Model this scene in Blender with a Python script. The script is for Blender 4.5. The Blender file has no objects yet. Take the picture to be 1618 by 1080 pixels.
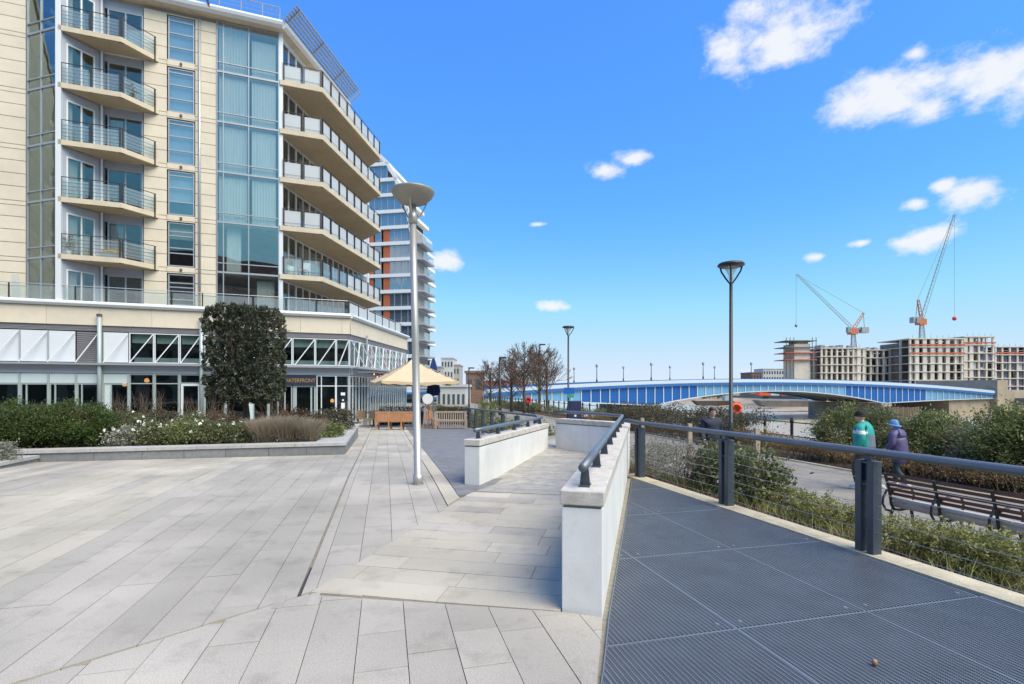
import bpy, bmesh, math, random
import numpy as np
from mathutils import Vector, Matrix

SC = bpy.context.scene
COL = SC.collection
RND = random.Random(11)
rad = math.radians

# ------------------------------------------------------------------ camera
EYE, FPX, HOR = 1.6, 800.0, 613.0
cam_d = bpy.data.cameras.new('camera')
cam = bpy.data.objects.new('camera', cam_d)
COL.objects.link(cam)
cam.location = (0, 0, EYE)
cam.rotation_euler = (rad(90), 0, 0)
cam_d.sensor_width = 36.0
cam_d.lens = 36.0 * FPX / 1618.0
cam_d.shift_y = (HOR - 540.0) / 1618.0
cam_d.clip_start = 0.05
cam_d.clip_end = 9000
SC.camera = cam

# ------------------------------------------------------------------ sun, sky, exposure
SUN_EL, SUN_AZ = 54.0, 130.0          # azimuth clockwise from the view axis
sd = bpy.data.lights.new('sun', 'SUN')
sd.energy = 3.85
sd.angle = rad(48)
sd.color = (1.0, 0.90, 0.74)
sun = bpy.data.objects.new('sun', sd)
COL.objects.link(sun)
_el, _az = rad(SUN_EL), rad(SUN_AZ)
_to = Vector((math.sin(_az) * math.cos(_el), math.cos(_az) * math.cos(_el), math.sin(_el)))
sun.rotation_euler = _to.to_track_quat('Z', 'Y').to_euler()
sun.location = _to * 60

SC.view_settings.view_transform = 'Standard'
SC.view_settings.look = 'None'
SC.view_settings.gamma = 1.0
SC.view_settings.exposure = 0.6
SC.view_settings.use_curve_mapping = False

world = bpy.data.worlds.new('World')
SC.world = world
world.use_nodes = True


def build_world():
    nt = world.node_tree
    nt.nodes.clear()
    N, L = nt.nodes.new, nt.links.new

    def math_(op, a, b=None, clamp=False):
        n = N('ShaderNodeMath'); n.operation = op; n.use_clamp = clamp
        for i, q in enumerate((a, b)):
            if q is None: continue
            if isinstance(q, (int, float)): n.inputs[i].default_value = q
            else: L(q, n.inputs[i])
        return n.outputs[0]
    out = N('ShaderNodeOutputWorld')
    bg = N('ShaderNodeBackground'); bg.inputs['Strength'].default_value = SKY_STRENGTH
    L(bg.outputs[0], out.inputs[0])
    sky = N('ShaderNodeTexSky'); sky.sky_type = 'NISHITA'; sky.sun_disc = False
    sky.sun_elevation = _el; sky.sun_rotation = _az
    sky.altitude = 200; sky.air_density = 1.0; sky.dust_density = 0.6; sky.ozone_density = 2.5
    gm = N('ShaderNodeGamma'); gm.inputs[1].default_value = SKY_GAMMA   # the picture's sky is flatter than a clear one
    L(sky.outputs[0], gm.inputs[0])
    hs = N('ShaderNodeHueSaturation'); hs.inputs['Saturation'].default_value = SKY_SAT
    L(gm.outputs[0], hs.inputs['Color'])
    tc = N('ShaderNodeTexCoord')
    sep = N('ShaderNodeSeparateXYZ'); L(tc.outputs['Generated'], sep.inputs[0])
    az = math_('ARCTAN2', sep.outputs[0], sep.outputs[1])
    el = math_('ARCSINE', sep.outputs[2])
    comb = N('ShaderNodeCombineXYZ'); L(az, comb.inputs[0]); L(el, comb.inputs[1])
    # edge noise in angle space
    nz = N('ShaderNodeTexNoise'); nz.inputs['Scale'].default_value = 15; nz.inputs['Detail'].default_value = 8
    nz.inputs['Roughness'].default_value = 0.62
    st = N('ShaderNodeVectorMath'); st.operation = 'MULTIPLY'; st.inputs[1].default_value = (1, 1.5, 1)
    L(comb.outputs[0], st.inputs[0]); L(st.outputs[0], nz.inputs['Vector'])
    # cumulus: (azimuth, elevation, half sizes, thinness)
    def ang(x, y, rx, ry, thin=0.0):
        u, v = (x - 809) / FPX, (HOR - y) / FPX
        a = math.atan(u); e = math.atan(v / math.hypot(1, u))
        k = math.cos(a)
        return (a, e, rx / FPX * k * k, ry / FPX * k, thin)
    cl = [ang(1235, 58, 105, 38), ang(1160, 75, 60, 34, .12), ang(1185, 14, 62, 24, .28),
          ang(1400, 148, 92, 38), ang(1340, 172, 48, 28, .08), ang(1570, 112, 88, 46), ang(1660, 120, 90, 50), ang(1445, 85, 36, 18, .42), ang(1470, 172, 60, 26, .2),
          ang(1535, 305, 70, 23), ang(1490, 295, 26, 13, .1), ang(1450, 321, 27, 13, .1), ang(1458, 377, 62, 22), ang(1425, 383, 40, 13, .15),
          ang(1362, 383, 32, 10, .25), ang(1287, 406, 24, 11, .22), ang(958, 267, 34, 14, .14), ang(1000, 250, 40, 12, .12),
          ang(702, 411, 38, 18, .08), ang(877, 484, 34, 13, .08), ang(850, 354, 26, 6, .45)]
    rr = random.Random(5)
    for i in range(26):                                    # the same kind of clouds all round the sky
        a = rr.uniform(1.05, 2 * math.pi - 0.95)
        e = rr.choice((rr.uniform(.06, .3), rr.uniform(.25, .8)))
        sx = rr.uniform(.03, .13)
        cl.append((a if a < math.pi else a - 2 * math.pi, e, sx, sx * rr.uniform(.3, .5), rr.uniform(0, .3)))
    cur = None
    for a, e, rx, ry, thin in cl:
        s1 = N('ShaderNodeVectorMath'); s1.operation = 'SUBTRACT'; s1.inputs[1].default_value = (a, e, 0)
        L(comb.outputs[0], s1.inputs[0])
        s2 = N('ShaderNodeVectorMath'); s2.operation = 'MULTIPLY'; s2.inputs[1].default_value = (1 / rx, 1 / ry, 0)
        L(s1.outputs[0], s2.inputs[0])
        s3 = N('ShaderNodeVectorMath'); s3.operation = 'LENGTH'; L(s2.outputs[0], s3.inputs[0])
        o = s3.outputs['Value']
        if thin: o = math_('ADD', o, thin)
        cur = o if cur is None else math_('SMOOTH_MIN', cur, o)
    nh = N('ShaderNodeTexNoise'); nh.inputs['Scale'].default_value = 48; nh.inputs['Detail'].default_value = 6; nh.inputs['Roughness'].default_value = .65
    L(st.outputs[0], nh.inputs['Vector'])
    nn = math_('ADD', math_('MULTIPLY', math_('SUBTRACT', nz.outputs[0], 0.5), 2.3), math_('MULTIPLY', math_('SUBTRACT', nh.outputs[0], 0.5), 0.45))
    dd = math_('ADD', cur, nn)
    mr = N('ShaderNodeMapRange'); mr.interpolation_type = 'SMOOTHSTEP'
    mr.inputs['From Min'].default_value = 1.22; mr.inputs['From Max'].default_value = 0.28
    L(dd, mr.inputs['Value'])
    # thin streaky bank low over the whole horizon
    n2 = N('ShaderNodeTexNoise'); n2.inputs['Scale'].default_value = 5; n2.inputs['Detail'].default_value = 6
    st2 = N('ShaderNodeVectorMath'); st2.operation = 'MULTIPLY'; st2.inputs[1].default_value = (1, 9, 1)
    L(comb.outputs[0], st2.inputs[0]); L(st2.outputs[0], n2.inputs['Vector'])
    low = N('ShaderNodeMapRange'); low.inputs['From Min'].default_value = 0.10; low.inputs['From Max'].default_value = 0.01
    L(el, low.inputs['Value'])
    bank = math_('MULTIPLY', low.outputs[0], math_('MULTIPLY', math_('SUBTRACT', n2.outputs[0], 0.25), 2.0), True)
    fac = math_('MAXIMUM', mr.outputs[0], math_('MULTIPLY', bank, 0.95))
    pale = N('ShaderNodeMapRange'); pale.inputs['From Min'].default_value = 0.36; pale.inputs['From Max'].default_value = 0.0
    L(el, pale.inputs['Value'])                                   # the air pales evenly towards the whole horizon
    veil = math_('MULTIPLY', math_('POWER', pale.outputs[0], 2.2), 0.62)
    fac = math_('MAXIMUM', fac, veil)
    fac = math_('MULTIPLY', fac, 0.93, True)
    # cloud white goes a little blue where thin; nudge the clear sky to the clean blue of the photograph
    tint = N('ShaderNodeMix'); tint.data_type = 'RGBA'; tint.blend_type = 'MULTIPLY'; tint.inputs[0].default_value = 1
    L(hs.outputs[0], tint.inputs[6]); tint.inputs[7].default_value = SKY_TINT
    cap = N('ShaderNodeMix'); cap.data_type = 'RGBA'; cap.blend_type = 'DARKEN'; cap.inputs[0].default_value = 1
    L(tint.outputs[2], cap.inputs[6]); cap.inputs[7].default_value = SKY_CAP
    mx = N('ShaderNodeMix'); mx.data_type = 'RGBA'
    L(fac, mx.inputs[0]); L(cap.outputs[2], mx.inputs[6]); mx.inputs[7].default_value = CLOUD
    L(mx.outputs[2], bg.inputs['Color'])


SKY_GAMMA, SKY_SAT, SKY_STRENGTH = 0.68, 1.25, 0.1
SKY_TINT = (0.95, 1.92, 3.5, 1)
SKY_CAP = (3.6, 4.7, 6.6, 1)
CLOUD = (6.2, 6.3, 6.5, 1)
build_world()

# ------------------------------------------------------------------ materials
MATS = {}


def mat(name, col, rough=0.6, metal=0.0, var=0.0, scale=4.0, bump=0.0, bscale=60.0, objvar=0.0, island=0.0,
        spec=0.5, col2=None, stretch=(1, 1, 1), emit=0.0, sub=0.0, stain=0.0, speck=0.0):
    """Principled with world-space mottling; objvar/island vary the tone from piece to piece."""
    if name in MATS: return MATS[name]
    m = bpy.data.materials.new(name); m.use_nodes = True
    nt = m.node_tree; N, L = nt.nodes.new, nt.links.new
    b = nt.nodes['Principled BSDF']
    b.inputs['Roughness'].default_value = rough; b.inputs['Metallic'].default_value = metal
    b.inputs['Specular IOR Level'].default_value = spec
    c = (*col, 1)
    b.inputs['Base Color'].default_value = c
    geo = N('ShaderNodeNewGeometry')
    mp = N('ShaderNodeVectorMath'); mp.operation = 'MULTIPLY'; mp.inputs[1].default_value = stretch
    L(geo.outputs['Position'], mp.inputs[0])
    out = None
    if var > 0 or col2:
        nz = N('ShaderNodeTexNoise'); nz.inputs['Scale'].default_value = scale; nz.inputs['Detail'].default_value = 6
        nz.inputs['Roughness'].default_value = 0.62
        L(mp.outputs[0], nz.inputs['Vector'])
        rp = N('ShaderNodeMapRange'); rp.inputs['From Min'].default_value = 0.3; rp.inputs['From Max'].default_value = 0.7
        L(nz.outputs[0], rp.inputs['Value'])
        mx = N('ShaderNodeMix'); mx.data_type = 'RGBA'
        L(rp.outputs[0], mx.inputs[0])
        d = col2 if col2 else tuple(v * (1 - var) for v in col)
        e = col if col2 else tuple(v * (1 + var) for v in col)
        mx.inputs[6].default_value = (*d, 1); mx.inputs[7].default_value = (*e, 1)
        out = mx.outputs[2]
    for amt, kind in ((objvar, 0), (island, 1)):
        if amt <= 0: continue
        if kind == 0:
            oi = N('ShaderNodeObjectInfo'); src = oi.outputs['Random']
        else:
            src = geo.outputs['Random Per Island']
        r2 = N('ShaderNodeMapRange'); r2.inputs['To Min'].default_value = 1 - amt; r2.inputs['To Max'].default_value = 1 + amt
        L(src, r2.inputs['Value'])
        hv = N('ShaderNodeHueSaturation'); L(r2.outputs[0], hv.inputs['Value'])
        if out is None: hv.inputs['Color'].default_value = c
        else: L(out, hv.inputs['Color'])
        out = hv.outputs[0]
    for amt, sc_, lo, hi in ((stain, 0.55, .35, .62), (stain * .6, 3.1, .52, .72), (speck, 140.0, .35, .65)):
        if amt <= 0: continue
        n3 = N('ShaderNodeTexNoise'); n3.inputs['Scale'].default_value = sc_; n3.inputs['Detail'].default_value = 5 if sc_ < 100 else 2
        n3.inputs['Roughness'].default_value = .65
        L(geo.outputs['Position'], n3.inputs['Vector'])
        r3 = N('ShaderNodeMapRange'); r3.inputs['From Min'].default_value = lo; r3.inputs['From Max'].default_value = hi
        r3.inputs['To Min'].default_value = 1 + amt * .5; r3.inputs['To Max'].default_value = 1 - amt
        L(n3.outputs[0], r3.inputs['Value'])
        h3 = N('ShaderNodeHueSaturation'); L(r3.outputs[0], h3.inputs['Value'])
        if out is None: h3.inputs['Color'].default_value = c
        else: L(out, h3.inputs['Color'])
        out = h3.outputs[0]
    if out is not None: L(out, b.inputs['Base Color'])
    if bump > 0:
        nb = N('ShaderNodeTexNoise'); nb.inputs['Scale'].default_value = bscale; nb.inputs['Detail'].default_value = 5
        L(mp.outputs[0], nb.inputs['Vector'])
        bp = N('ShaderNodeBump'); bp.inputs['Strength'].default_value = bump; bp.inputs['Distance'].default_value = 0.02
        L(nb.outputs[0], bp.inputs['Height']); L(bp.outputs[0], b.inputs['Normal'])
    if emit > 0:
        b.inputs['Emission Color'].default_value = c; b.inputs['Emission Strength'].default_value = emit
    MATS[name] = m
    return m


def leafmat(name, col, col2, island=0.35, scale=3.0, rough=0.5):
    """Leaves: two tones in soft clumps, every leaf its own brightness, a little light through them."""
    if name in MATS: return MATS[name]
    m = mat(name, col, rough, 0, 0, scale, 0, 1, 0.06, island, 0.35, col2)
    nt = m.node_tree; N, L = nt.nodes.new, nt.links.new
    b = nt.nodes['Principled BSDF']; o = nt.nodes['Material Output']
    tr = N('ShaderNodeBsdfTranslucent'); src = b.inputs['Base Color'].links[0].from_socket
    L(src, tr.inputs['Color'])
    ms = N('ShaderNodeMixShader'); ms.inputs[0].default_value = 0.3
    L(b.outputs[0], ms.inputs[1]); L(tr.outputs[0], ms.inputs[2]); L(ms.outputs[0], o.inputs[0])
    return m


def glassmat(name, tint, base=0.06, rough=0.02, diffuse=0.0, dcol=(0.7, 0.75, 0.78), gcol=(1, 1, 1), wob=0.0):
    if name in MATS: return MATS[name]
    m = bpy.data.materials.new(name); m.use_nodes = True
    nt = m.node_tree; nt.nodes.clear(); N, L = nt.nodes.new, nt.links.new
    o = N('ShaderNodeOutputMaterial')
    t = N('ShaderNodeBsdfTransparent'); t.inputs[0].default_value = (*tint, 1)
    g = N('ShaderNodeBsdfGlossy'); g.inputs['Roughness'].default_value = rough; g.inputs[0].default_value = (*gcol, 1)
    lw = N('ShaderNodeLayerWeight'); lw.inputs[0].default_value = 0.5
    fr = N('ShaderNodeMath'); fr.operation = 'POWER'; fr.inputs[1].default_value = 5.0; L(lw.outputs['Facing'], fr.inputs[0])
    if wob > 0:
        geo = N('ShaderNodeNewGeometry')
        nb = N('ShaderNodeTexNoise'); nb.inputs['Scale'].default_value = 0.7; nb.inputs['Detail'].default_value = 1
        L(geo.outputs['Position'], nb.inputs['Vector'])
        bp = N('ShaderNodeBump'); bp.inputs['Strength'].default_value = wob; bp.inputs['Distance'].default_value = 0.05
        L(nb.outputs[0], bp.inputs['Height']); L(bp.outputs[0], g.inputs['Normal'])
    ad = N('ShaderNodeMath'); ad.operation = 'ADD'; ad.use_clamp = True; ad.inputs[1].default_value = base * .6 + .03
    L(fr.outputs[0], ad.inputs[0])
    first = t.outputs[0]
    if diffuse > 0:
        d = N('ShaderNodeBsdfDiffuse'); d.inputs[0].default_value = (*dcol, 1)
        m1 = N('ShaderNodeMixShader'); m1.inputs[0].default_value = diffuse
        L(t.outputs[0], m1.inputs[1]); L(d.outputs[0], m1.inputs[2]); first = m1.outputs[0]
    ms = N('ShaderNodeMixShader'); L(ad.outputs[0], ms.inputs[0]); L(first, ms.inputs[1]); L(g.outputs[0], ms.inputs[2])
    L(ms.outputs[0], o.inputs[0])
    MATS[name] = m
    return m


# surfaces
mat('slab', (0.375, 0.343, 0.296), 0.8, 0, 0.12, 2.2, 0.16, 170, 0.08, 0.0, stain=.27, speck=.22)
mat('slab_warm', (0.425, 0.385, 0.312), 0.8, 0, 0.1, 2.2, 0.16, 170, 0.08, 0.0, stain=.24, speck=.2)
mat('slab_far', (0.375, 0.35, 0.30), 0.8, 0, 0.1, 1.4, 0.1, 150, 0, 0.08, stain=.12)
mat('joint', (0.22, 0.205, 0.165), 0.95, 0, 0.25, 20)
mat('white_render', (0.66, 0.66, 0.65), 0.75, 0, 0.05, 2.0, 0.08, 90, stretch=(1, 1, .35), stain=.09)
mat('coping', (0.50, 0.465, 0.425), 0.85, 0, 0.2, 9, 0.3, 120)
mat('deck_grey', (0.30, 0.285, 0.255), 0.85, 0, 0.22, 5, 0.2, 60, 0.1, 0.16)
mat('deck_dark', (0.165, 0.165, 0.17), 0.7, 0, 0.2, 4, 0.15, 70, 0.1, 0.12)
mat('steel_blue', (0.055, 0.072, 0.095), 0.45, 0.2, 0.15, 6, 0.05, 60)
mat('rail_blue', (0.14, 0.16, 0.19), 0.38, 0.3, 0.12, 5)
mat('wire', (0.42, 0.42, 0.42), 0.35, 0.9)
mat('grating', (0.13, 0.148, 0.178), 0.5, 0.35, 0.12, 3)
mat('grating_bar', (0.22, 0.245, 0.285), 0.45, 0.4, 0.1, 3)
mat('grating_frame', (0.24, 0.265, 0.30), 0.45, 0.5)
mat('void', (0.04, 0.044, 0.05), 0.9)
mat('kerb', (0.46, 0.405, 0.29), 0.85, 0, 0.16, 6, 0.25, 90, 0.05, stain=.22, speck=.15)
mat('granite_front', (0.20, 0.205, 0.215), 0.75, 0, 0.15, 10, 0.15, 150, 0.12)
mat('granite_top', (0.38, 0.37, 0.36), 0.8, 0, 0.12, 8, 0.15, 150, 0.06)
mat('soil', (0.075, 0.052, 0.036), 0.95, 0, 0.35, 14, 0.6, 40)
mat('tarmac', (0.25, 0.23, 0.20), 0.92, 0, 0.16, 2.5, 0.3, 220, stain=.2, speck=.25)
mat('land', (0.22, 0.21, 0.19), 0.95, 0, 0.2, 0.1)
mat('sand', (0.33, 0.26, 0.185), 0.9, 0, 0.3, 0.09, 0.2, 2)
mat('bed', (0.16, 0.13, 0.1), 0.95)
# building
mat('stone', (0.64, 0.565, 0.455), 0.75, 0, 0.06, 1.2, 0.08, 80, 0.035)
mat('stone_back', (0.24, 0.20, 0.16), 0.9)
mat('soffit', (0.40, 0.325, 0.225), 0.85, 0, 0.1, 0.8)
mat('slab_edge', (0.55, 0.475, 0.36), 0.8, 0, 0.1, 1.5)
mat('alu', (0.42, 0.44, 0.47), 0.4, 0.5)
mat('alu_panel', (0.36, 0.375, 0.43), 0.45, 0.3, 0.05, 1)
mat('alu_white', (0.66, 0.68, 0.71), 0.45, 0.1)
mat('louvre', (0.27, 0.26, 0.28), 0.5, 0.3)
mat('white_panel', (0.62, 0.645, 0.70), 0.45, 0, 0.04, 0.6)
mat('green_grey', (0.36, 0.42, 0.43), 0.45, 0.2)
mat('pale_panel', (0.52, 0.60, 0.62), 0.4, 0, 0.05, 1)
mat('dark_metal', (0.045, 0.04, 0.042), 0.45, 0.3)
mat('bronze', (0.12, 0.09, 0.07), 0.5, 0.3)
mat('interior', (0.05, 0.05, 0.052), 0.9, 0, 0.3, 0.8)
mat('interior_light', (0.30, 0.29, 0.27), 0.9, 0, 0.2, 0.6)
mat('curtain', (0.56, 0.58, 0.58), 0.9, 0, 0.08, 2, stretch=(3, 3, .2))
mat('blind', (0.50, 0.62, 0.72), 0.7, 0, 0.08, 0.8)
mat('blind_green', (0.40, 0.47, 0.42), 0.8)
glassmat('glass_clear', (0.80, 0.88, 0.87), 0.02, 0.01)
glassmat('glass_rail', (0.92, 0.96, 0.955), 0.05, 0.02, 0.12)
mat('glass_frost', (0.47, 0.50, 0.52), 0.4, 0, 0.04, 1, spec=.35)
glassmat('glass_window', (0.8, 0.83, 0.82), 0.14, 0.01, wob=0.12)
glassmat('glass_bay', (0.92, 0.97, 0.97), 0.30, 0.01, gcol=(1, .88, .84), wob=0.12)
glassmat('glass_sky', (0.85, 0.9, 0.92), 0.40, 0.01, gcol=(1, .88, .85), wob=0.12)
glassmat('glass_stair', (0.8, 0.87, 0.85), 0.2, 0.01, gcol=(.9, 1, .98), wob=0.15)
glassmat('glass_shop', (0.74, 0.80, 0.79), 0.03, 0.01, wob=0.1)
glassmat('glass_far', (0.35, 0.45, 0.55), 0.42, 0.03, 0.35, (0.25, 0.34, 0.42), gcol=(.8, .92, 1), wob=.1)
mat('terracotta', (0.42, 0.115, 0.05), 0.8, 0, 0.1, 0.5)
mat('band_white', (0.70, 0.72, 0.74), 0.6)
mat('sign_navy', (0.015, 0.022, 0.045), 0.5)
mat('gold', (0.50, 0.30, 0.12), 0.45, 0.3)
mat('paper', (0.75, 0.75, 0.73), 0.8)
mat('lamp_on', (1.0, 0.42, 0.12), 0.5, emit=0.9)
mat('silver', (0.40, 0.385, 0.36), 0.42, 0.5, 0.1, 3, stretch=(1, 1, .3))
mat('dish', (0.31, 0.285, 0.235), 0.45, 0.2, 0.1, 4)
mat('black_metal', (0.032, 0.033, 0.036), 0.45, 0.2)
glassmat('lamp_glass', (0.9, 0.9, 0.88), 0.05, 0.1, 0.35, (0.8, 0.78, 0.7))
mat('teak', (0.43, 0.205, 0.105), 0.6, 0, 0.2, 5, 0.1, 60, 0.06)
mat('teak_pale', (0.42, 0.33, 0.25), 0.7, 0, 0.2, 6, 0.1, 60, 0.06)
mat('teak_dark', (0.12, 0.045, 0.026), 0.5, 0, 0.25, 8, 0.1, 60, 0.1)
mat('slat_pale', (0.50, 0.47, 0.46), 0.5, 0, 0.1, 6, objvar=0.06)
mat('rattan', (0.30, 0.20, 0.12), 0.8, 0, 0.2, 10, objvar=.1)
mat('cream_canvas', (0.52, 0.41, 0.27), 0.85, 0, 0.06, 1.5)
mat('navy_canvas', (0.014, 0.035, 0.16), 0.8, 0, 0.15, 4)
mat('navy_box', (0.022, 0.03, 0.085), 0.5, 0, 0.1, 4)
mat('sign_blue', (0.01, 0.11, 0.42), 0.5)
mat('sign_green', (0.04, 0.30, 0.16), 0.5)
mat('orange', (0.72, 0.10, 0.02), 0.6, 0, 0.1, 8)
mat('red', (0.55, 0.03, 0.02), 0.6)
mat('yellow', (0.75, 0.50, 0.02), 0.7)
mat('brick_red', (0.20, 0.125, 0.095), 0.9, 0, 0.25, 3)
mat('far_pale', (0.50, 0.50, 0.49), 0.8, 0, 0.1, 0.3)
mat('far_grey', (0.34, 0.34, 0.33), 0.8, 0, 0.1, 0.3)
mat('far_red', (0.34, 0.13, 0.10), 0.8)
mat('far_window', (0.07, 0.085, 0.10), 0.25)
mat('concrete', (0.60, 0.54, 0.455), 0.9, 0, 0.16, 0.5, objvar=0.05)
mat('concrete_dark', (0.21, 0.185, 0.165), 0.9, 0, 0.3, 0.4)
mat('wrap_purple', (0.22, 0.17, 0.27), 0.8, 0, 0.3, 0.6)
mat('guard_red', (0.50, 0.10, 0.05), 0.7)
mat('crane_red', (0.55, 0.15, 0.06), 0.6)
mat('crane_steel', (0.27, 0.28, 0.29), 0.5, 0.3)
# bridge
mat('bridge_dark', (0.002, 0.088, 0.33), 0.45, 0, 0.06, 0.4, objvar=0.06)
mat('bridge_light', (0.12, 0.30, 0.49), 0.45, 0, 0.06, 0.4, objvar=0.07)
mat('bridge_white', (0.48, 0.55, 0.61), 0.5)
mat('bridge_rail', (0.02, 0.11, 0.33), 0.5)
mat('bridge_deck', (0.33, 0.32, 0.30), 0.8)
mat('pier_stone', (0.34, 0.28, 0.21), 0.9, 0, 0.2, 0.4, 0.2, 3)
mat('timber_dark', (0.12, 0.085, 0.06), 0.9, 0, 0.3, 0.8, objvar=.15)
# plants
leafmat('leaf_box', (0.125, 0.135, 0.09), (0.06, 0.068, 0.045), 0.5, 2.5, 0.4)
leafmat('leaf_yew', (0.10, 0.145, 0.035), (0.04, 0.065, 0.02), 0.4, 2.0)
leafmat('leaf_mid', (0.195, 0.215, 0.095), (0.10, 0.115, 0.055), 0.4, 2.5)
leafmat('leaf_bright', (0.28, 0.31, 0.115), (0.14, 0.165, 0.065), 0.4, 1.3)
leafmat('leaf_grey', (0.36, 0.36, 0.30), (0.18, 0.18, 0.14), 0.4, 3.0, 0.8)
leafmat('leaf_dry', (0.388, 0.264, 0.132), (0.179, 0.114, 0.059), 0.4, 3.0, 0.8)
leafmat('leaf_brown', (0.186, 0.101, 0.05), (0.081, 0.049, 0.029), 0.45, 1.6, 0.8)
leafmat('leaf_rust', (0.30, 0.205, 0.105), (0.16, 0.11, 0.06), 0.4, 1.6, 0.8)
leafmat('leaf_sedge', (0.34, 0.32, 0.12), (0.17, 0.20, 0.06), 0.4, 1.5, 0.7)
leafmat('leaf_dark', (0.13, 0.12, 0.07), (0.07, 0.058, 0.035), 0.45, 1.5)
leafmat('leaf_lavender', (0.44, 0.36, 0.26), (0.26, 0.21, 0.15), 0.35, 2.5, 0.8)
mat('petal', (0.75, 0.75, 0.66), 0.7, island=0.1)
mat('bark', (0.095, 0.072, 0.055), 0.9, 0, 0.3, 14, 0.4, 40)
mat('bark_grey', (0.13, 0.105, 0.085), 0.9, 0, 0.3, 14)
mat('twig', (0.15, 0.105, 0.075), 0.9, island=0.25)
mat('twig_tree', (0.12, 0.082, 0.062), 0.9, island=0.2)
# people
mat('skin', (0.60, 0.36, 0.265), 0.55)
mat('hair', (0.02, 0.014, 0.010), 0.6)
mat('cloth_navy', (0.014, 0.02, 0.042), 0.75, 0, 0.2, 9, 0.8, 10)
mat('cloth_teal', (0.012, 0.29, 0.26), 0.65, 0, 0.15, 9, 0.9, 9)
mat('cloth_greyblue', (0.13, 0.15, 0.21), 0.7, 0, 0.12, 9, 0.3, 12)
mat('cloth_white', (0.62, 0.64, 0.66), 0.7)
mat('cloth_purple', (0.085, 0.07, 0.17), 0.6, 0, 0.15, 9, 0.9, 10)
mat('cloth_olive', (0.06, 0.052, 0.036), 0.85, 0, 0.2, 10, 0.3, 20)
mat('cloth_blue', (0.12, 0.27, 0.50), 0.8, 0, 0.1, 20, 0.3, 60)
mat('cloth_black', (0.012, 0.012, 0.013), 0.85, 0, 0.1, 20, 0.3, 60)
mat('cloth_jean', (0.02, 0.045, 0.05), 0.85)
mat('shoe_grey', (0.45, 0.45, 0.47), 0.6)
mat('pebble', (0.30, 0.17, 0.10), 0.6, 0, 0.3, 60)


def water_mat():
    m = bpy.data.materials.new('water'); m.use_nodes = True
    nt = m.node_tree; N, L = nt.nodes.new, nt.links.new
    b = nt.nodes['Principled BSDF']
    b.inputs['Base Color'].default_value = (0.44, 0.41, 0.36, 1); b.inputs['Roughness'].default_value = 0.25
    b.inputs['IOR'].default_value = 1.33
    geo = N('ShaderNodeNewGeometry')
    hs = []
    for sc, st in ((0.9, .1), (0.16, .14)):
        n = N('ShaderNodeTexNoise'); n.inputs['Scale'].default_value = sc; n.inputs['Detail'].default_value = 4
        L(geo.outputs['Position'], n.inputs['Vector']); hs.append((n, st))
    prev = None
    for n, st in hs:
        bp = N('ShaderNodeBump'); bp.inputs['Strength'].default_value = st; bp.inputs['Distance'].default_value = 0.12
        L(n.outputs[0], bp.inputs['Height'])
        if prev is not None: L(prev, bp.inputs['Normal'])
        prev = bp.outputs[0]
    L(prev, b.inputs['Normal'])
    MATS['water'] = m


water_mat()

# ------------------------------------------------------------------ mesh helpers


def M(n):
    return MATS[n] if isinstance(n, str) else n


def world_loc(o):
    v = Vector((0, 0, 0))
    while o is not None:
        v += o.location; o = o.parent
    return v


def tag(o, label=None, cat=None, group=None, kind=None):
    if label: o['label'] = label
    if cat: o['category'] = cat
    if group: o['group'] = group
    if kind: o['kind'] = kind
    return o


def thing(name, label, cat, loc=(0, 0, 0), group=None):
    o = bpy.data.objects.new(name, None); COL.objects.link(o)
    o.location = loc; o.empty_display_size = 0.2
    return tag(o, label, cat, group)


def obj(name, me, parent=None, loc=(0, 0, 0), rotz=0.0):
    o = bpy.data.objects.new(name, me); COL.objects.link(o)
    o.location = loc
    if rotz: o.rotation_euler = (0, 0, rotz)
    if parent is not None: o.parent = parent
    return o


def copy_tree(o, parent=None):
    c = o.copy(); COL.objects.link(c); c.parent = parent
    for ch in o.children: copy_tree(ch, c)
    return c


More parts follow.
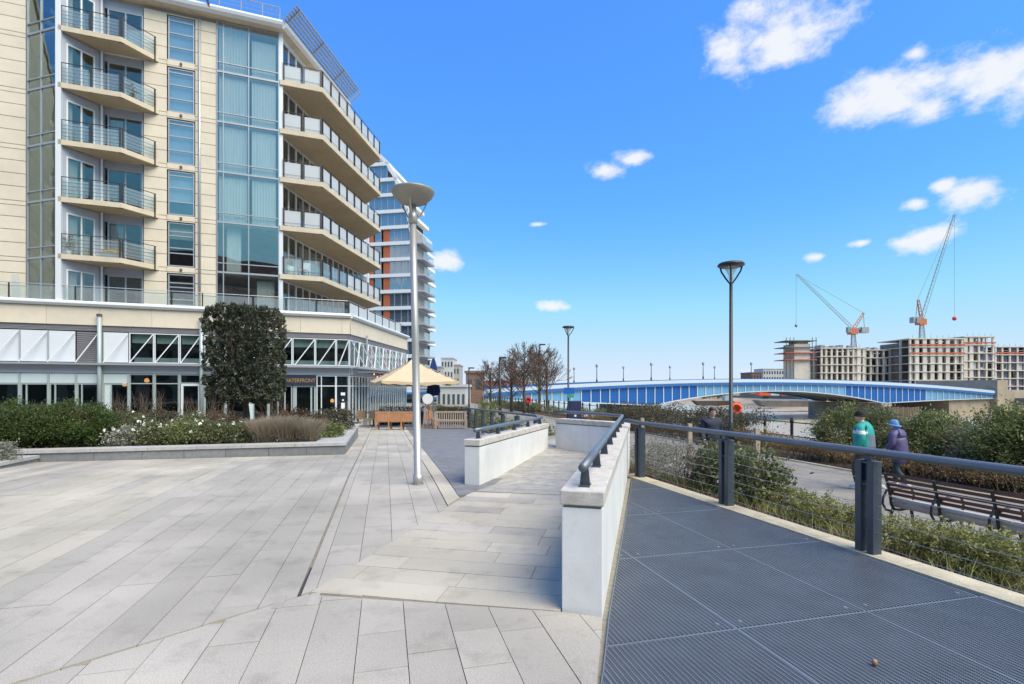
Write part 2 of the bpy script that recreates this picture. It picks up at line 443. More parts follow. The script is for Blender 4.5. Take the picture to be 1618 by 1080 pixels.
class MB:
    def __init__(s): s.v = []; s.f = []; s.m = []

    def add(s, vs, fs, mi=0):
        k = len(s.v); s.v.extend(tuple(v) for v in vs)
        s.f.extend(tuple(i + k for i in f) for f in fs); s.m.extend([mi] * len(fs))
        return s
    BF = ((0, 3, 2, 1), (4, 5, 6, 7), (0, 1, 5, 4), (1, 2, 6, 5), (2, 3, 7, 6), (3, 0, 4, 7))

    def box(s, x0, x1, y0, y1, z0, z1, mi=0):
        return s.add([(x0, y0, z0), (x1, y0, z0), (x1, y1, z0), (x0, y1, z0), (x0, y0, z1), (x1, y0, z1), (x1, y1, z1), (x0, y1, z1)], s.BF, mi)

    def prism(s, poly, z0, z1, mi=0):
        n = len(poly)
        g = (lambda z, p: z(p) if callable(z) else z)
        vs = [(p[0], p[1], g(z0, p)) for p in poly] + [(p[0], p[1], g(z1, p)) for p in poly]
        fs = [tuple(range(n - 1, -1, -1)), tuple(range(n, 2 * n))] + [(i, (i + 1) % n, n + (i + 1) % n, n + i) for i in range(n)]
        return s.add(vs, fs, mi)

    def bar(s, a, b, w, h, mi=0, up=(0, 0, 1)):
        """rectangular bar from a to b"""
        a, b = Vector(a), Vector(b); d = (b - a).normalized()
        u = Vector(up); x = d.cross(u)
        if x.length < 1e-4: x = d.cross(Vector((1, 0, 0)))
        x.normalize(); y = x.cross(d).normalized()
        x *= w / 2; y *= h / 2
        return s.add([a - x - y, a + x - y, a + x + y, a - x + y, b - x - y, b + x - y, b + x + y, b - x + y], s.BF, mi)

    def tube(s, a, b, r0, r1=None, n=8, mi=0, cap=True):
        r1 = r0 if r1 is None else r1
        a, b = Vector(a), Vector(b); d = (b - a)
        if d.length < 1e-6: return s
        d.normalize()
        x = d.cross(Vector((0, 0, 1)))
        if x.length < 1e-3: x = Vector((1, 0, 0))
        x.normalize(); y = d.cross(x)
        vs = []
        for c, r in ((a, r0), (b, r1)):
            for i in range(n):
                t = 2 * math.pi * i / n
                vs.append(c + x * (math.cos(t) * r) + y * (math.sin(t) * r))
        fs = [(i, (i + 1) % n, n + (i + 1) % n, n + i) for i in range(n)]
        if cap: fs += [tuple(range(n - 1, -1, -1)), tuple(range(n, 2 * n))]
        return s.add(vs, fs, mi)

    def pipe(s, pts, r, n=8, mi=0):
        """one continuous tube along points; r a number or a list"""
        pts = [Vector(p) for p in pts]; k = len(pts)
        rr = r if isinstance(r, (list, tuple)) else [r] * k
        vs = []; px = None
        for i in range(k):
            d = (pts[min(i + 1, k - 1)] - pts[max(i - 1, 0)]).normalized()
            x = px - d * px.dot(d) if px is not None else d.cross(Vector((0, 0, 1)))
            if x.length < 1e-3: x = d.cross(Vector((1, 0, 0)))
            x.normalize(); px = x; y = d.cross(x)
            for j in range(n):
                t = 2 * math.pi * j / n
                vs.append(pts[i] + (x * math.cos(t) + y * math.sin(t)) * rr[i])
        fs = []
        for i in range(k - 1):
            for j in range(n):
                fs.append((i * n + j, i * n + (j + 1) % n, (i + 1) * n + (j + 1) % n, (i + 1) * n + j))
        fs += [tuple(range(n - 1, -1, -1)), tuple(range((k - 1) * n, k * n))]
        return s.add(vs, fs, mi)

    def lathe(s, prof, c=(0, 0, 0), n=24, mi=0):
        vs = []; k = len(prof)
        for r, z in prof:
            for j in range(n):
                t = 2 * math.pi * j / n
                vs.append((c[0] + r * math.cos(t), c[1] + r * math.sin(t), c[2] + z))
        fs = []
        for i in range(k - 1):
            for j in range(n):
                fs.append((i * n + j, i * n + (j + 1) % n, (i + 1) * n + (j + 1) % n, (i + 1) * n + j))
        return s.add(vs, fs, mi)

    def ell(s, c, r, n=12, k=8, mi=0):
        vs = [(c[0], c[1], c[2] - r[2])]
        for i in range(1, k):
            f = -math.pi / 2 + math.pi * i / k
            for j in range(n):
                t = 2 * math.pi * j / n
                vs.append((c[0] + r[0] * math.cos(f) * math.cos(t), c[1] + r[1] * math.cos(f) * math.sin(t), c[2] + r[2] * math.sin(f)))
        vs.append((c[0], c[1], c[2] + r[2])); e = len(vs) - 1
        fs = [(0, 1 + (j + 1) % n, 1 + j) for j in range(n)]
        for i in range(k - 2):
            for j in range(n):
                fs.append((1 + i * n + j, 1 + i * n + (j + 1) % n, 1 + (i + 1) * n + (j + 1) % n, 1 + (i + 1) * n + j))
        b = 1 + (k - 2) * n
        fs += [(b + j, b + (j + 1) % n, e) for j in range(n)]
        return s.add(vs, fs, mi)

    def mesh(s, name, mats, off=(0, 0, 0), smooth=False):
        me = bpy.data.meshes.new(name)
        if off != (0, 0, 0):
            ox, oy, oz = off
            v = [(a - ox, b - oy, c - oz) for a, b, c in s.v]
        else: v = s.v
        me.from_pydata(v, [], s.f)
        if not isinstance(mats, (list, tuple)): mats = [mats]
        for m in mats: me.materials.append(M(m))
        if len(mats) > 1: me.polygons.foreach_set('material_index', s.m)
        if smooth: me.polygons.foreach_set('use_smooth', [True] * len(me.polygons))
        me.update()
        return me

    def build(s, name, mats, parent=None, smooth=False, kind=None, label=None):
        """vertices are in world space; a child keeps its root's origin"""
        if parent is not None:
            w = world_loc(parent)
            me = s.mesh(name, mats, (w.x, w.y, w.z), smooth)
            o = obj(name, me, parent)
        else:
            a = np.array(s.v); lo, hi = a.min(0), a.max(0)
            c = (float((lo[0] + hi[0]) / 2), float((lo[1] + hi[1]) / 2), float(lo[2]))
            me = s.mesh(name, mats, c, smooth); o = obj(name, me, None, c)
        if kind: o['kind'] = kind
        if label: o['label'] = label
        return o


def bevel(o, w=0.01, seg=2):
    bm = bmesh.new(); bm.from_mesh(o.data)
    bmesh.ops.bevel(bm, geom=[e for e in bm.edges if len(e.link_faces) == 2 and e.calc_face_angle(0) > 0.5], offset=w, segments=seg, affect='EDGES', profile=0.5)
    bm.to_mesh(o.data); bm.free()
    return o


def fast_mesh(name, V, F, mats, off=(0, 0, 0), mi=None):
    """V (n,3) array, F (m,k) array of equal-size faces"""
    me = bpy.data.meshes.new(name)
    V = np.asarray(V, dtype=np.float32) - np.array(off, dtype=np.float32); F = np.asarray(F, dtype=np.int32)
    n, (m, k) = len(V), F.shape
    me.vertices.add(n); me.vertices.foreach_set('co', V.ravel())
    me.loops.add(m * k); me.loops.foreach_set('vertex_index', F.ravel())
    me.polygons.add(m); me.polygons.foreach_set('loop_start', np.arange(0, m * k, k, dtype=np.int32))
    for x in (mats if isinstance(mats, (list, tuple)) else [mats]): me.materials.append(M(x))
    if mi is not None: me.polygons.foreach_set('material_index', np.asarray(mi, dtype=np.int32))
    me.update(calc_edges=True)
    return me


def nchild(name, V, F, mats, parent, mi=None, kind=None):
    w = world_loc(parent) if parent is not None else Vector((0, 0, 0))
    o = obj(name, fast_mesh(name, V, F, mats, (w.x, w.y, w.z), mi), parent)
    if kind: o['kind'] = kind
    return o


NP = np.random.default_rng(3)


def unit(a):
    return a / np.maximum(np.linalg.norm(a, axis=1, keepdims=True), 1e-6)


def leaf_quads(P, size, aspect=0.5, outward=None, bias=0.6, jit=0.35):
    """a folded diamond leaf at every point"""
    n = len(P)
    d = unit(NP.normal(size=(n, 3)) + (0 if outward is None else outward * bias * 2) + np.array([0, 0, .25]))
    r = unit(np.cross(d, NP.normal(size=(n, 3))))
    up = np.cross(r, d)
    s = size * NP.uniform(1 - jit, 1 + jit, (n, 1))
    w = s * aspect * 0.5
    V = np.empty((n, 4, 3))
    V[:, 0] = P - d * s * .5; V[:, 1] = P + r * w + up * s * .1
    V[:, 2] = P + d * s * .5; V[:, 3] = P - r * w + up * s * .1
    F = np.arange(n * 4).reshape(n, 4)
    return V.reshape(-1, 3), F


def clump_points(n, c, r, clumps=40, spread=0.28, box=False, shell=0.55, flat=0.0):
    """points in lumps through an ellipsoid (or rounded box), denser towards the outside"""
    c, r = np.array(c, float), np.array(r, float)
    if box:
        k = NP.uniform(-1, 1, (clumps, 3)); ax = NP.integers(0, 3, clumps); sg = NP.choice([-1, 1], clumps)
        m = NP.random(clumps) < shell
        k[m, ax[m]] = sg[m] * NP.uniform(.8, 1, m.sum())
        nr = np.linalg.norm(k, ord=6, axis=1, keepdims=True); k = np.where(nr > 1, k / nr, k)
    else:
        k = unit(NP.normal(size=(clumps, 3))) * (NP.random((clumps, 1)) ** (1 / 3) * (1 - shell) + shell) * NP.uniform(.75, 1.05, (clumps, 1))
    if flat: k[:, 2] = np.maximum(k[:, 2], -flat)
    i = NP.integers(0, clumps, n)
    p = k[i] + NP.normal(size=(n, 3)) * spread * NP.uniform(.5, 1.3, (clumps, 1))[i]
    out = unit(p)
    return c + p * r, out


def blade_quads(P, h, w, lean=0.35, dirs=None):
    """grass blades: two stacked quads that bend over"""
    n = len(P)
    a = NP.uniform(0, 2 * np.pi, n)
    side = np.stack([np.cos(a), np.sin(a), np.zeros(n)], 1)
    ld = NP.normal(size=(n, 3)) * lean; ld[:, 2] = 0
    if dirs is not None: ld = ld + dirs
    hh = h * NP.uniform(.5, 1.2, (n, 1))
    mid = P + np.array([0, 0, 1.]) * hh * .55 + ld * hh * .4
    tip = P + np.array([0, 0, 1.]) * hh * .95 + ld * hh * 1.15
    V = np.empty((n, 6, 3)); ww = w * NP.uniform(.6, 1.3, (n, 1))
    V[:, 0] = P - side * ww * .5; V[:, 1] = P + side * ww * .5
    V[:, 2] = mid + side * ww * .4; V[:, 3] = mid - side * ww * .4
    V[:, 4] = tip + side * ww * .08; V[:, 5] = tip - side * ww * .08
    b = np.arange(n)[:, None] * 6
    F = np.concatenate([b + np.array([0, 1, 2, 3]), b + np.array([3, 2, 4, 5])])
    return V.reshape(-1, 3), F


def twigs(segs, sides=3):
    """segs: list of (a, b, r0, r1) -> arrays"""
    A = np.array([s[0] for s in segs], float); B = np.array([s[1] for s in segs], float)
    r0 = np.array([s[2] for s in segs])[:, None]; r1 = np.array([s[3] for s in segs])[:, None]
    d = unit(B - A); x = unit(np.cross(d, np.array([.31, .17, .93]))); y = np.cross(d, x)
    n = len(segs); V = np.empty((n, 2 * sides, 3))
    for j in range(sides):
        t = 2 * np.pi * j / sides; o = x * np.cos(t) + y * np.sin(t)
        V[:, j] = A + o * r0; V[:, sides + j] = B + o * r1
    b = np.arange(n)[:, None] * 2 * sides
    F = np.concatenate([b + np.array([j, (j + 1) % sides, sides + (j + 1) % sides, sides + j]) for j in range(sides)])
    return V.reshape(-1, 3), F


def branch(segs, p, d, L, r, depth, rng, spread=0.55, ratio=0.72, kids=(2, 3), up=0.08, steps=3):
    p = Vector(p); d = Vector(d).normalized()
    for i in range(steps):
        d2 = (d + Vector((rng.gauss(0, .1), rng.gauss(0, .1), rng.gauss(0, .08) + up))).normalized()
        q = p + d2 * (L / steps); r2 = r * (1 - .3 / steps)
        segs.append((p[:], q[:], r, r2)); p, d, r = q, d2, r2
        if depth > 0 and i < steps - 1 and rng.random() < .55:
            sd_ = (d + Vector((rng.gauss(0, spread), rng.gauss(0, spread), rng.gauss(0, spread * .7)))).normalized()
            branch(segs, p, sd_, L * ratio * .8, r * .55, depth - 1, rng, spread, ratio, kids, up, steps)
    if depth > 0:
        for k in range(rng.randint(*kids)):
            sd_ = (d + Vector((rng.gauss(0, spread), rng.gauss(0, spread), rng.gauss(0, spread * .6)))).normalized()
            branch(segs, p, sd_, L * ratio * rng.uniform(.8, 1.1), r * .68, depth - 1, rng, spread, ratio, kids, up, steps)


def clip(poly, clipper):
    """Sutherland-Hodgman, both counter-clockwise, clipper convex"""
    out = list(poly)
    for i in range(len(clipper)):
        a, b = clipper[i], clipper[(i + 1) % len(clipper)]
        inp, out = out, []
        if not inp: return []
        f = lambda p: (b[0] - a[0]) * (p[1] - a[1]) - (b[1] - a[1]) * (p[0] - a[0])
        for j in range(len(inp)):
            p, q = inp[j], inp[(j + 1) % len(inp)]
            fp, fq = f(p), f(q)
            if fp >= 0: out.append(p)
            if (fp >= 0) != (fq >= 0):
                t = fp / (fp - fq); out.append((p[0] + (q[0] - p[0]) * t, p[1] + (q[1] - p[1]) * t))
    return out


def area(poly):
    return .5 * sum(poly[i][0] * poly[(i + 1) % len(poly)][1] - poly[(i + 1) % len(poly)][0] * poly[i][1] for i in range(len(poly)))


# the plaza's own frame: q runs along the river, p towards it
EX, EY = 0.97, 0.243


def PQ(p, q, z=None):
    x, y = p * EX - q * EY, p * EY + q * EX
    return (x, y) if z is None else (x, y, z)


def toPQ(x, y):
    return x * EX + y * EY, -x * EY + y * EX


def zg(x, y=None):
    """plaza level: flat near the camera, then a gentle fall to the building"""
    if y is None: y = x[1]
    return 0.0 if y < 9 else max(-.026 * (y - 9), -.598)


PATH_Z = -0.65


class Frame:
    """a wall's own frame: s along it, n outward, z up"""
    def __init__(f, a, b=None, d=None):
        f.o = Vector((a[0], a[1]))
        f.d = (Vector((b[0], b[1])) - f.o).normalized() if b is not None else Vector(d).normalized()
        f.len = (Vector((b[0], b[1])) - f.o).length if b is not None else 0
        f.n = Vector((f.d.y, -f.d.x))

    def xy(f, s, n):
        v = f.o + f.d * s + f.n * n
        return (v.x, v.y)

    def p(f, s, n, z):
        v = f.o + f.d * s + f.n * n
        return (v.x, v.y, z)

    def box(f, mb, s0, s1, n0, n1, z0, z1, mi=0):
        c = [f.xy(s0, n1), f.xy(s1, n1), f.xy(s1, n0), f.xy(s0, n0)]
        return mb.prism(c, z0, z1, mi)

    def extrude(f, mb, s0, s1, prof, mi=0):
        n = len(prof)
        vs = [f.p(s0, a, z) for a, z in prof] + [f.p(s1, a, z) for a, z in prof]
        fs = [tuple(range(n)), tuple(range(2 * n - 1, n - 1, -1))] + [(i, n + i, n + (i + 1) % n, (i + 1) % n) for i in range(n)]
        return mb.add(vs, fs, mi)

# ================================================================== the setting
def structure(name, mb, m, parent=None, smooth=False):
    o = mb.build(name, m, parent, smooth)
    if parent is None: o['kind'] = 'structure'
    return o


EDGE = 4.32                                                # the plaza ends here in p

mb = MB(); mb.add([(-4000, -4000, -7.2), (4000, -4000, -7.2), (4000, 4000, -7.2), (-4000, 4000, -7.2)], [(0, 1, 2, 3)])
structure('ground', mb, 'bed')
mb = MB()
mb.add([PQ(14, -900, -5.5), PQ(175, -900, -5.5), PQ(175, 2500, -5.5), PQ(14, 2500, -5.5)], [(0, 1, 2, 3)])
structure('river', mb, 'water')
# far bank: foreshore, wall, land behind
mb = MB()
prof = [(118, -6.0), (128, -5.35), (140, -4.7), (150, -3.6), (156, -2.6)]
for q0 in range(-300, 1500, 12):
    pass
qs = list(range(-300, 1500, 10)); rows = []
wob = {q: RND.uniform(-4, 4) for q in qs}
for q in qs:
    rows.append([PQ(p + wob[q] * (1 if 0 < i < 4 else 0), q, z + (RND.uniform(-.12, .12) if 0 < i < 4 else 0)) for i, (p, z) in enumerate(prof)])
vs = [v for r in rows for v in r]; k = len(prof)
mb.add(vs, [(i * k + j, i * k + j + 1, (i + 1) * k + j + 1, (i + 1) * k + j) for i in range(len(qs) - 1) for j in range(k - 1)])
structure('foreshore', mb, 'sand')
mb = MB(); mb.prism([PQ(156, -900), PQ(3000, -900), PQ(3000, 3500), PQ(156, 3500)], -7, -0.9)
structure('far_bank', mb, 'land')
# the near land, its top at the level of the riverside path, its edge the river wall
mb = MB(); mb.prism([PQ(-2500, -300), PQ(14.6, -300), PQ(14.6, 2500), PQ(-2500, 2500)], -7.1, -0.72)
structure('land', mb, 'land')
mb = MB(); mb.prism([PQ(14.25, -60), PQ(14.75, -60), PQ(14.75, 140), PQ(14.25, 140)], -7, -0.5)
rw = mb.build('river_wall', 'pier_stone'); tag(rw, 'low stone river wall along the water below the railing', 'wall')
mb = MB(); mb.prism([PQ(7.3, -40), PQ(12.2, -40), PQ(12.2, 140), PQ(7.3, 140)], -.9, PATH_Z)
structure('riverside_path', mb, 'tarmac')
mb = MB()
for a, b in ((7.12, 7.3), (12.2, 12.36)):
    mb.prism([PQ(a, -40), PQ(b, -40), PQ(b, 140), PQ(a, 140)], -.9, PATH_Z + .03)
structure('path_edging', mb, 'kerb')


def bed_z(p, q):
    """planting bed that falls from the plaza kerb to the path"""
    t = min(max((p - 4.75) / (7.1 - 4.75), 0), 1)
    z0 = zg(*PQ(p, q)) - .06
    return z0 * (1 - t) + (PATH_Z - .02) * t


mb = MB(); ps = [4.6 + i * .25 for i in range(11)]; qq = [-3 + .5 * i for i in range(140)]
vs = [PQ(p, q, bed_z(p, q) + RND.uniform(-.03, .03)) for q in qq for p in ps]; k = len(ps)
mb.add(vs, [(i * k + j, i * k + j + 1, (i + 1) * k + j + 1, (i + 1) * k + j) for i in range(len(qq) - 1) for j in range(k - 1)])
structure('planting_bed', mb, 'soil', smooth=True)
mb = MB(); mb.prism([PQ(12.36, -20), PQ(14.25, -20), PQ(14.25, 120), PQ(12.36, 120)], -.9, PATH_Z - .02)
structure('hedge_bed', mb, 'soil')

# ------------------------------------------------------------------ plaza base (the joints show it)
mb = MB()
for y0, y1 in ((-12, 9), (9, 32), (32, 90)):
    c = clip([PQ(-70, -30), PQ(EDGE, -30), PQ(EDGE, 90), PQ(-70, 90)], [(-90, y0), (90, y0), (90, y1), (-90, y1)])
    if y0 < 9: c = clip([(-90, -12), (-3.36, -12), (2.11, 9), (-90, 9)], [(-80, -11), (90, -11), (90, 9), (-80, 9)])   # the grating's pit stays open
    if y0 == 32: zf = lambda p: -.598 - .022
    else: zf = lambda p: zg(p[0], p[1]) - .022
    mb.prism(c, -.9, zf)
plaza = structure('plaza', mb, 'joint')

# outlines of the paved zones, from the photograph's joints
CN = [(-1.58, 3.97), (0.349, 3.636)]                        # near edge of the cross-laid ramp paving
CL0, CL1 = (-1.58, 3.97), (-0.60, 8.02)                     # its left edge
zoneC = [CN[0], CN[1], (1.34, 7.42), (-0.62, 7.84)]
GRATE = [(.11, 1.2), (4.42, 1.2), (3.71, 3.668), (2.80, 6.74), (2.22, 8.71), (2.08, 8.8), (.685, 3.58)]
gap = .0025


def shrink(poly, g):
    """pull a convex outline in by g"""
    n = len(poly); out = []
    for i in range(n):
        a, b, c = Vector(poly[i - 1]), Vector(poly[i]), Vector(poly[(i + 1) % n])
        d1, d2 = (b - a), (c - b)
        if d1.length < 1e-5 or d2.length < 1e-5: continue
        d1.normalize(); d2.normalize()
        n1, n2 = Vector((-d1.y, d1.x)), Vector((-d2.y, d2.x))
        bi = n1 + n2
        if bi.length < .3: continue
        bi /= max(.35, (1 + n1.dot(n2)))
        out.append((b.x + bi.x * g, b.y + bi.y * g))
    return out


slabs = []                                                  # (outline, material)


def lay(zone, ax, width, lmin, lmax, mats, rng, off=0.0):
    """long slabs in rows along direction ax, cut to a convex zone"""
    ax = Vector(ax).normalized(); pr = Vector((ax.y, -ax.x))
    U = [Vector(p).dot(ax) for p in zone]; W = [Vector(p).dot(pr) for p in zone]
    w = math.floor(min(W) / width) * width + off
    if w > min(W): w -= width
    while w < max(W):
        u = min(U) - rng.uniform(0, lmax)
        while u < max(U):
            l = rng.choice((lmin, (lmin + lmax) / 2, lmax, lmax))
            rect = [ax * u + pr * w, ax * u + pr * (w + width), ax * (u + l) + pr * (w + width), ax * (u + l) + pr * w]
            c = clip([(r.x, r.y) for r in rect], zone)
            if len(c) >= 3 and area(c) > .004:
                c = shrink(c, gap)
                if len(c) >= 3 and area(c) > .003: slabs.append((c, mats(w, u) if callable(mats) else mats))
            u += l
        w += width


rg = random.Random(21)
D = (-EY, EX)
dl = -.645                                                  # the drain line in p
# zone A: the big field left of the drain line; the front edge is a 45 degree cut
A_near = [(-5.6, -.27), (-1.66, 3.66)]
fieldA = [(-5.57, -.30), PQ(dl - .012, 4.17), PQ(dl - .012, 13.6), PQ(-6, 13.62), PQ(-14, 13.62), PQ(-14, 1.5), (-9, -.27)]
warm_rows = {}


def toneA(w, u):
    k = round(w / .3)
    if k not in warm_rows: warm_rows[k] = rg.random() < (.62 if w < -3.4 else .12)
    return 'slab_warm' if warm_rows[k] and rg.random() < .9 else 'slab'


def toneC(w, u): return 'slab_warm' if rg.random() < .75 else 'slab'


lay(fieldA, D, .3, .9, 1.8, toneA, rg)
fieldD = [(-5.5, -.36), (-.02, .55), (.635, 3.53), (.349, 3.625), (-1.60, 3.93)]
lay(fieldD, D, .3, .45, .9, 'slab', rg, .13)
fieldB = [PQ(dl + .012, 4.2), (-1.56, 4.02), (-.862, 6.81), PQ(.82, 32), PQ(dl + .012, 32)]
lay(fieldB, D, .3, .6, 1.2, lambda w, u: 'slab', rg, .07)
lay(zoneC, (EX, -.2), .3, .6, 1.2, toneC, rg)
# behind the planter and beside it, up to the building
lay([PQ(-3.62, 13.62), PQ(dl - .012, 13.62), PQ(dl - .012, 32), PQ(-3.62, 32)], D, .3, .9, 1.8, 'slab', rg)


def px_area(poly):
    pts = []
    for x, y in poly:
        if y < .9: return 0
        u, v = 809 + x / y * FPX, HOR + (EYE - zg(x, y)) / y * FPX
        pts.append((min(max(u, -50), 1668), min(max(v, 0), 1130)))
    return abs(area(pts))


slabs.sort(key=lambda s: -px_area(s[0]))
far = {'slab': MB(), 'slab_warm': MB()}
for i, (c, m) in enumerate(slabs):
    h = rg.uniform(-.0015, .0015)
    mb = MB()
    mb.prism(c, lambda p: zg(p) - .03, lambda p: zg(p) + h)
    if i < 300: mb.build('paving_slab', m, plaza)
    else: far['slab'].prism(c, lambda p: zg(p) - .03, lambda p: zg(p) + h)
o = far['slab'].build('far_paving', 'slab_far', plaza); o['kind'] = 'stuff'
# light kerb strip between paving and dark deck, in lengths
mb = MB(); kerbs = []
for i in range(18):
    q0 = 6.95 + i * 1.2
    c = [PQ(.83, q0 + .006), PQ(1.05, q0 + .006), PQ(1.05, q0 + 1.194), PQ(.83, q0 + 1.194)]
    if i == 0: c = [PQ(.83, q0 - .02), PQ(1.05, q0 + .42), PQ(1.05, q0 + 1.194), PQ(.83, q0 + 1.194)]
    if i < 12: MB().prism(c, lambda p: zg(p) - .03, lambda p: zg(p) + .004).build('kerb_strip', 'slab_warm', plaza)
    else: mb.prism(c, lambda p: zg(p) - .03, lambda p: zg(p) + .004)
mb.build('far_kerb_strip', 'slab_warm', plaza)['kind'] = 'stuff'
MB().prism([PQ(dl - .011, 4.2), PQ(dl + .011, 4.2), PQ(dl + .011, 32), PQ(dl - .011, 32)], lambda p: zg(p) - .03, lambda p: zg(p) - .008).build('drain_slot', 'void', plaza)
# slot drain covers by the drain line's near end
for p0 in (-.80, -.56):
    mb = MB(); mb.prism([PQ(p0, 3.98), PQ(p0 + .07, 3.98), PQ(p0 + .07, 4.2), PQ(p0, 4.2)], -.03, .0045)
    mb.build('drain_cover', 'slab', plaza)

# ------------------------------------------------------------------ boards: ramp and dark terrace
def boards(name, zone, ax, width, m, zf, ncut, thick=.025, g=.004, lmin=2.4, lmax=3.6):
    ax = Vector(ax).normalized(); pr = Vector((ax.y, -ax.x))
    U = [Vector(p).dot(ax) for p in zone]; W = [Vector(p).dot(pr) for p in zone]
    out = []
    w = min(W)
    while w < max(W):
        u = min(U) - rg.uniform(0, lmax)
        while u < max(U):
            l = rg.uniform(lmin, lmax)
            r = [ax * (u + .003) + pr * (w + g / 2), ax * (u + .003) + pr * (w + width - g / 2), ax * (u + l) + pr * (w + width - g / 2), ax * (u + l) + pr * (w + g / 2)]
            c = clip([(a.x, a.y) for a in r], zone)
            if len(c) >= 3 and area(c) > .01: out.append(c)
            u += l
        w += width
    out.sort(key=lambda c: -px_area(c))
    return out


def ramp_z(x, y=None):
    if y is None: x, y = x
    return .004 + max(0, (y - 9.0)) * .045 if y < 13 else .184


mb = MB(); rampz = [(-.61, 7.86), (1.36, 7.44), (2.3, 10.95), (1.75, 14.5), (.9, 14.5)]
deckc = [rampz]
mb.prism([(-.61, 7.86), (1.36, 7.44), (1.80, 9.0), (-.25, 9.0)], -.5, lambda p: ramp_z(p) - .03)
mb.prism([(-.25, 9.0), (1.80, 9.0), (2.3, 10.95), (2.0, 13), (1.0, 13)], -.5, lambda p: ramp_z(p) - .03)
mb.prism([(1.0, 13), (2.0, 13), (1.75, 15.5), (.3, 15.5)], -.5, lambda p: .15)
ramp = structure('ramp', mb, 'joint')
bl = boards('deck_board', [(-.61, 7.87), (1.36, 7.45), (2.3, 10.95), (2.0, 13), (1.75, 15.4), (.3, 15.4), (1.0, 13)] and [(-.61, 7.87), (1.36, 7.45), (2.32, 11.0), (1.9, 14.2), (1.1, 14.2)], (EX, -.2), .145, 'deck_grey', ramp_z, 0)
for i, c in enumerate(bl):
    MB().prism(c, lambda p: ramp_z(p) - .028, lambda p: ramp_z(p) + rg.uniform(-.001, .001) * 0).build('deck_board', 'deck_grey', ramp)

tz = [PQ(1.06, 8.25), PQ(2.35, 8.3), PQ(3.4, 10.8), PQ(3.95, 12.5), PQ(4.2, 60), PQ(1.06, 60)]
bl = boards('terrace_board', [PQ(1.06, 7.4), PQ(1.75, 8.2), PQ(3.95, 12.5), PQ(4.2, 60), PQ(1.06, 60)], (EX, EY), .15, 'deck_dark', zg, 0, lmin=1.6, lmax=3.2)
terr = thing('terrace_deck', None, None); del_ = terr
terr['kind'] = 'structure'
fm = MB()
for i, c in enumerate(bl):
    if i < 120: MB().prism(c, lambda p: zg(p) - .025, lambda p: zg(p) + .006).build('terrace_board', 'deck_dark', terr)
    else: fm.prism(c, lambda p: zg(p) - .025, lambda p: zg(p) + .006)
fm.build('far_terrace_boards', 'deck_dark', terr)['kind'] = 'stuff'

# ------------------------------------------------------------------ steel grating
grate = thing('steel_grating', None, None); grate['kind'] = 'structure'
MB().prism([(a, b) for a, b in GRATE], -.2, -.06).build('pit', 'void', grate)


def seg_clip(p0, p1, poly):
    t0, t1 = 0., 1.
    for i in range(len(poly)):
        a, b = poly[i], poly[(i + 1) % len(poly)]
        f = lambda p: (b[0] - a[0]) * (p[1] - a[1]) - (b[1] - a[1]) * (p[0] - a[0])
        f0, f1 = f(p0), f(p1)
        if f0 < 0 and f1 < 0: return None
        if f0 < 0: t0 = max(t0, f0 / (f0 - f1))
        elif f1 < 0: t1 = min(t1, f0 / (f0 - f1))
    if t1 - t0 < .01: return None
    L = lambda t: (p0[0] + (p1[0] - p0[0]) * t, p0[1] + (p1[1] - p0[1]) * t)
    return L(t0), L(t1)


pb = [.05, 1.19, 2.275, 3.35, 4.43, 5.5]; qb = [-.05, 1.44, 2.905, 4.36, 5.83, 7.3, 8.8]
for i in range(len(pb) - 1):
    for j in range(len(qb) - 1):
        cell = clip([PQ(pb[i], qb[j]), PQ(pb[i + 1], qb[j]), PQ(pb[i + 1], qb[j + 1]), PQ(pb[i], qb[j + 1])], GRATE)
        if len(cell) < 3 or area(cell) < .003: continue
        cell = shrink(cell, .004)
        if len(cell) < 3: continue
        fr = MB()
        for k in range(len(cell)):
            a, b = cell[k], cell[(k + 1) % len(cell)]
            fr.bar((a[0], a[1], -.018), (b[0], b[1], -.018), .007, .034)
        f = fr.build('grating_panel', 'grating_frame', grate)
        bm_ = MB(); inn = cell
        p = pb[i] + .03
        while p < pb[i + 1] - .01:
            s = seg_clip(PQ(p, qb[j]), PQ(p, qb[j + 1]), inn)
            if s: bm_.bar((*s[0], -.0165), (*s[1], -.0165), .0055, .031, 1)
            p += .0335
        q = qb[j] + .03
        while q < qb[j + 1] - .01:
            s = seg_clip(PQ(pb[i], q), PQ(pb[i + 1], q), inn)
            if s: bm_.bar((*s[0], -.0125), (*s[1], -.0125), .0042, .018)
            q += .0115
        b = bm_.build('bars', ['grating', 'grating_bar'], f); b['kind'] = 'stuff'
        # corner clips
        cx = MB()
        for (sp, sq) in ((.09, .09), (pb[i + 1] - pb[i] - .09, .09)):
            x, y = PQ(pb[i] + sp, qb[j] + sq)
            if len(clip([(x - .01, y - .01), (x + .01, y - .01), (x + .01, y + .01), (x - .01, y + .01)], cell)) >= 4:
                cx.lathe([(.0, .004), (.014, .003), (.016, -.004)], (x, y, 0), 8)
        if cx.v: cx.build('clip', 'grating_frame', f)

# concrete kerb along the grating, in lengths
inner = [(4.46, 1.05), (3.71 + .012, 3.668), (2.80 + .012, 6.74), (2.22 + .012, 8.71), (2.05, 9.35)]


def along(pts, step):
    out = []; carry = 0
    for a, b in zip(pts, pts[1:]):
        a, b = Vector(a), Vector(b); L = (b - a).length; t = carry
        while t < L: out.append(a + (b - a) * (t / L)); t += step
        carry = t - L
    out.append(Vector(pts[-1])); return out


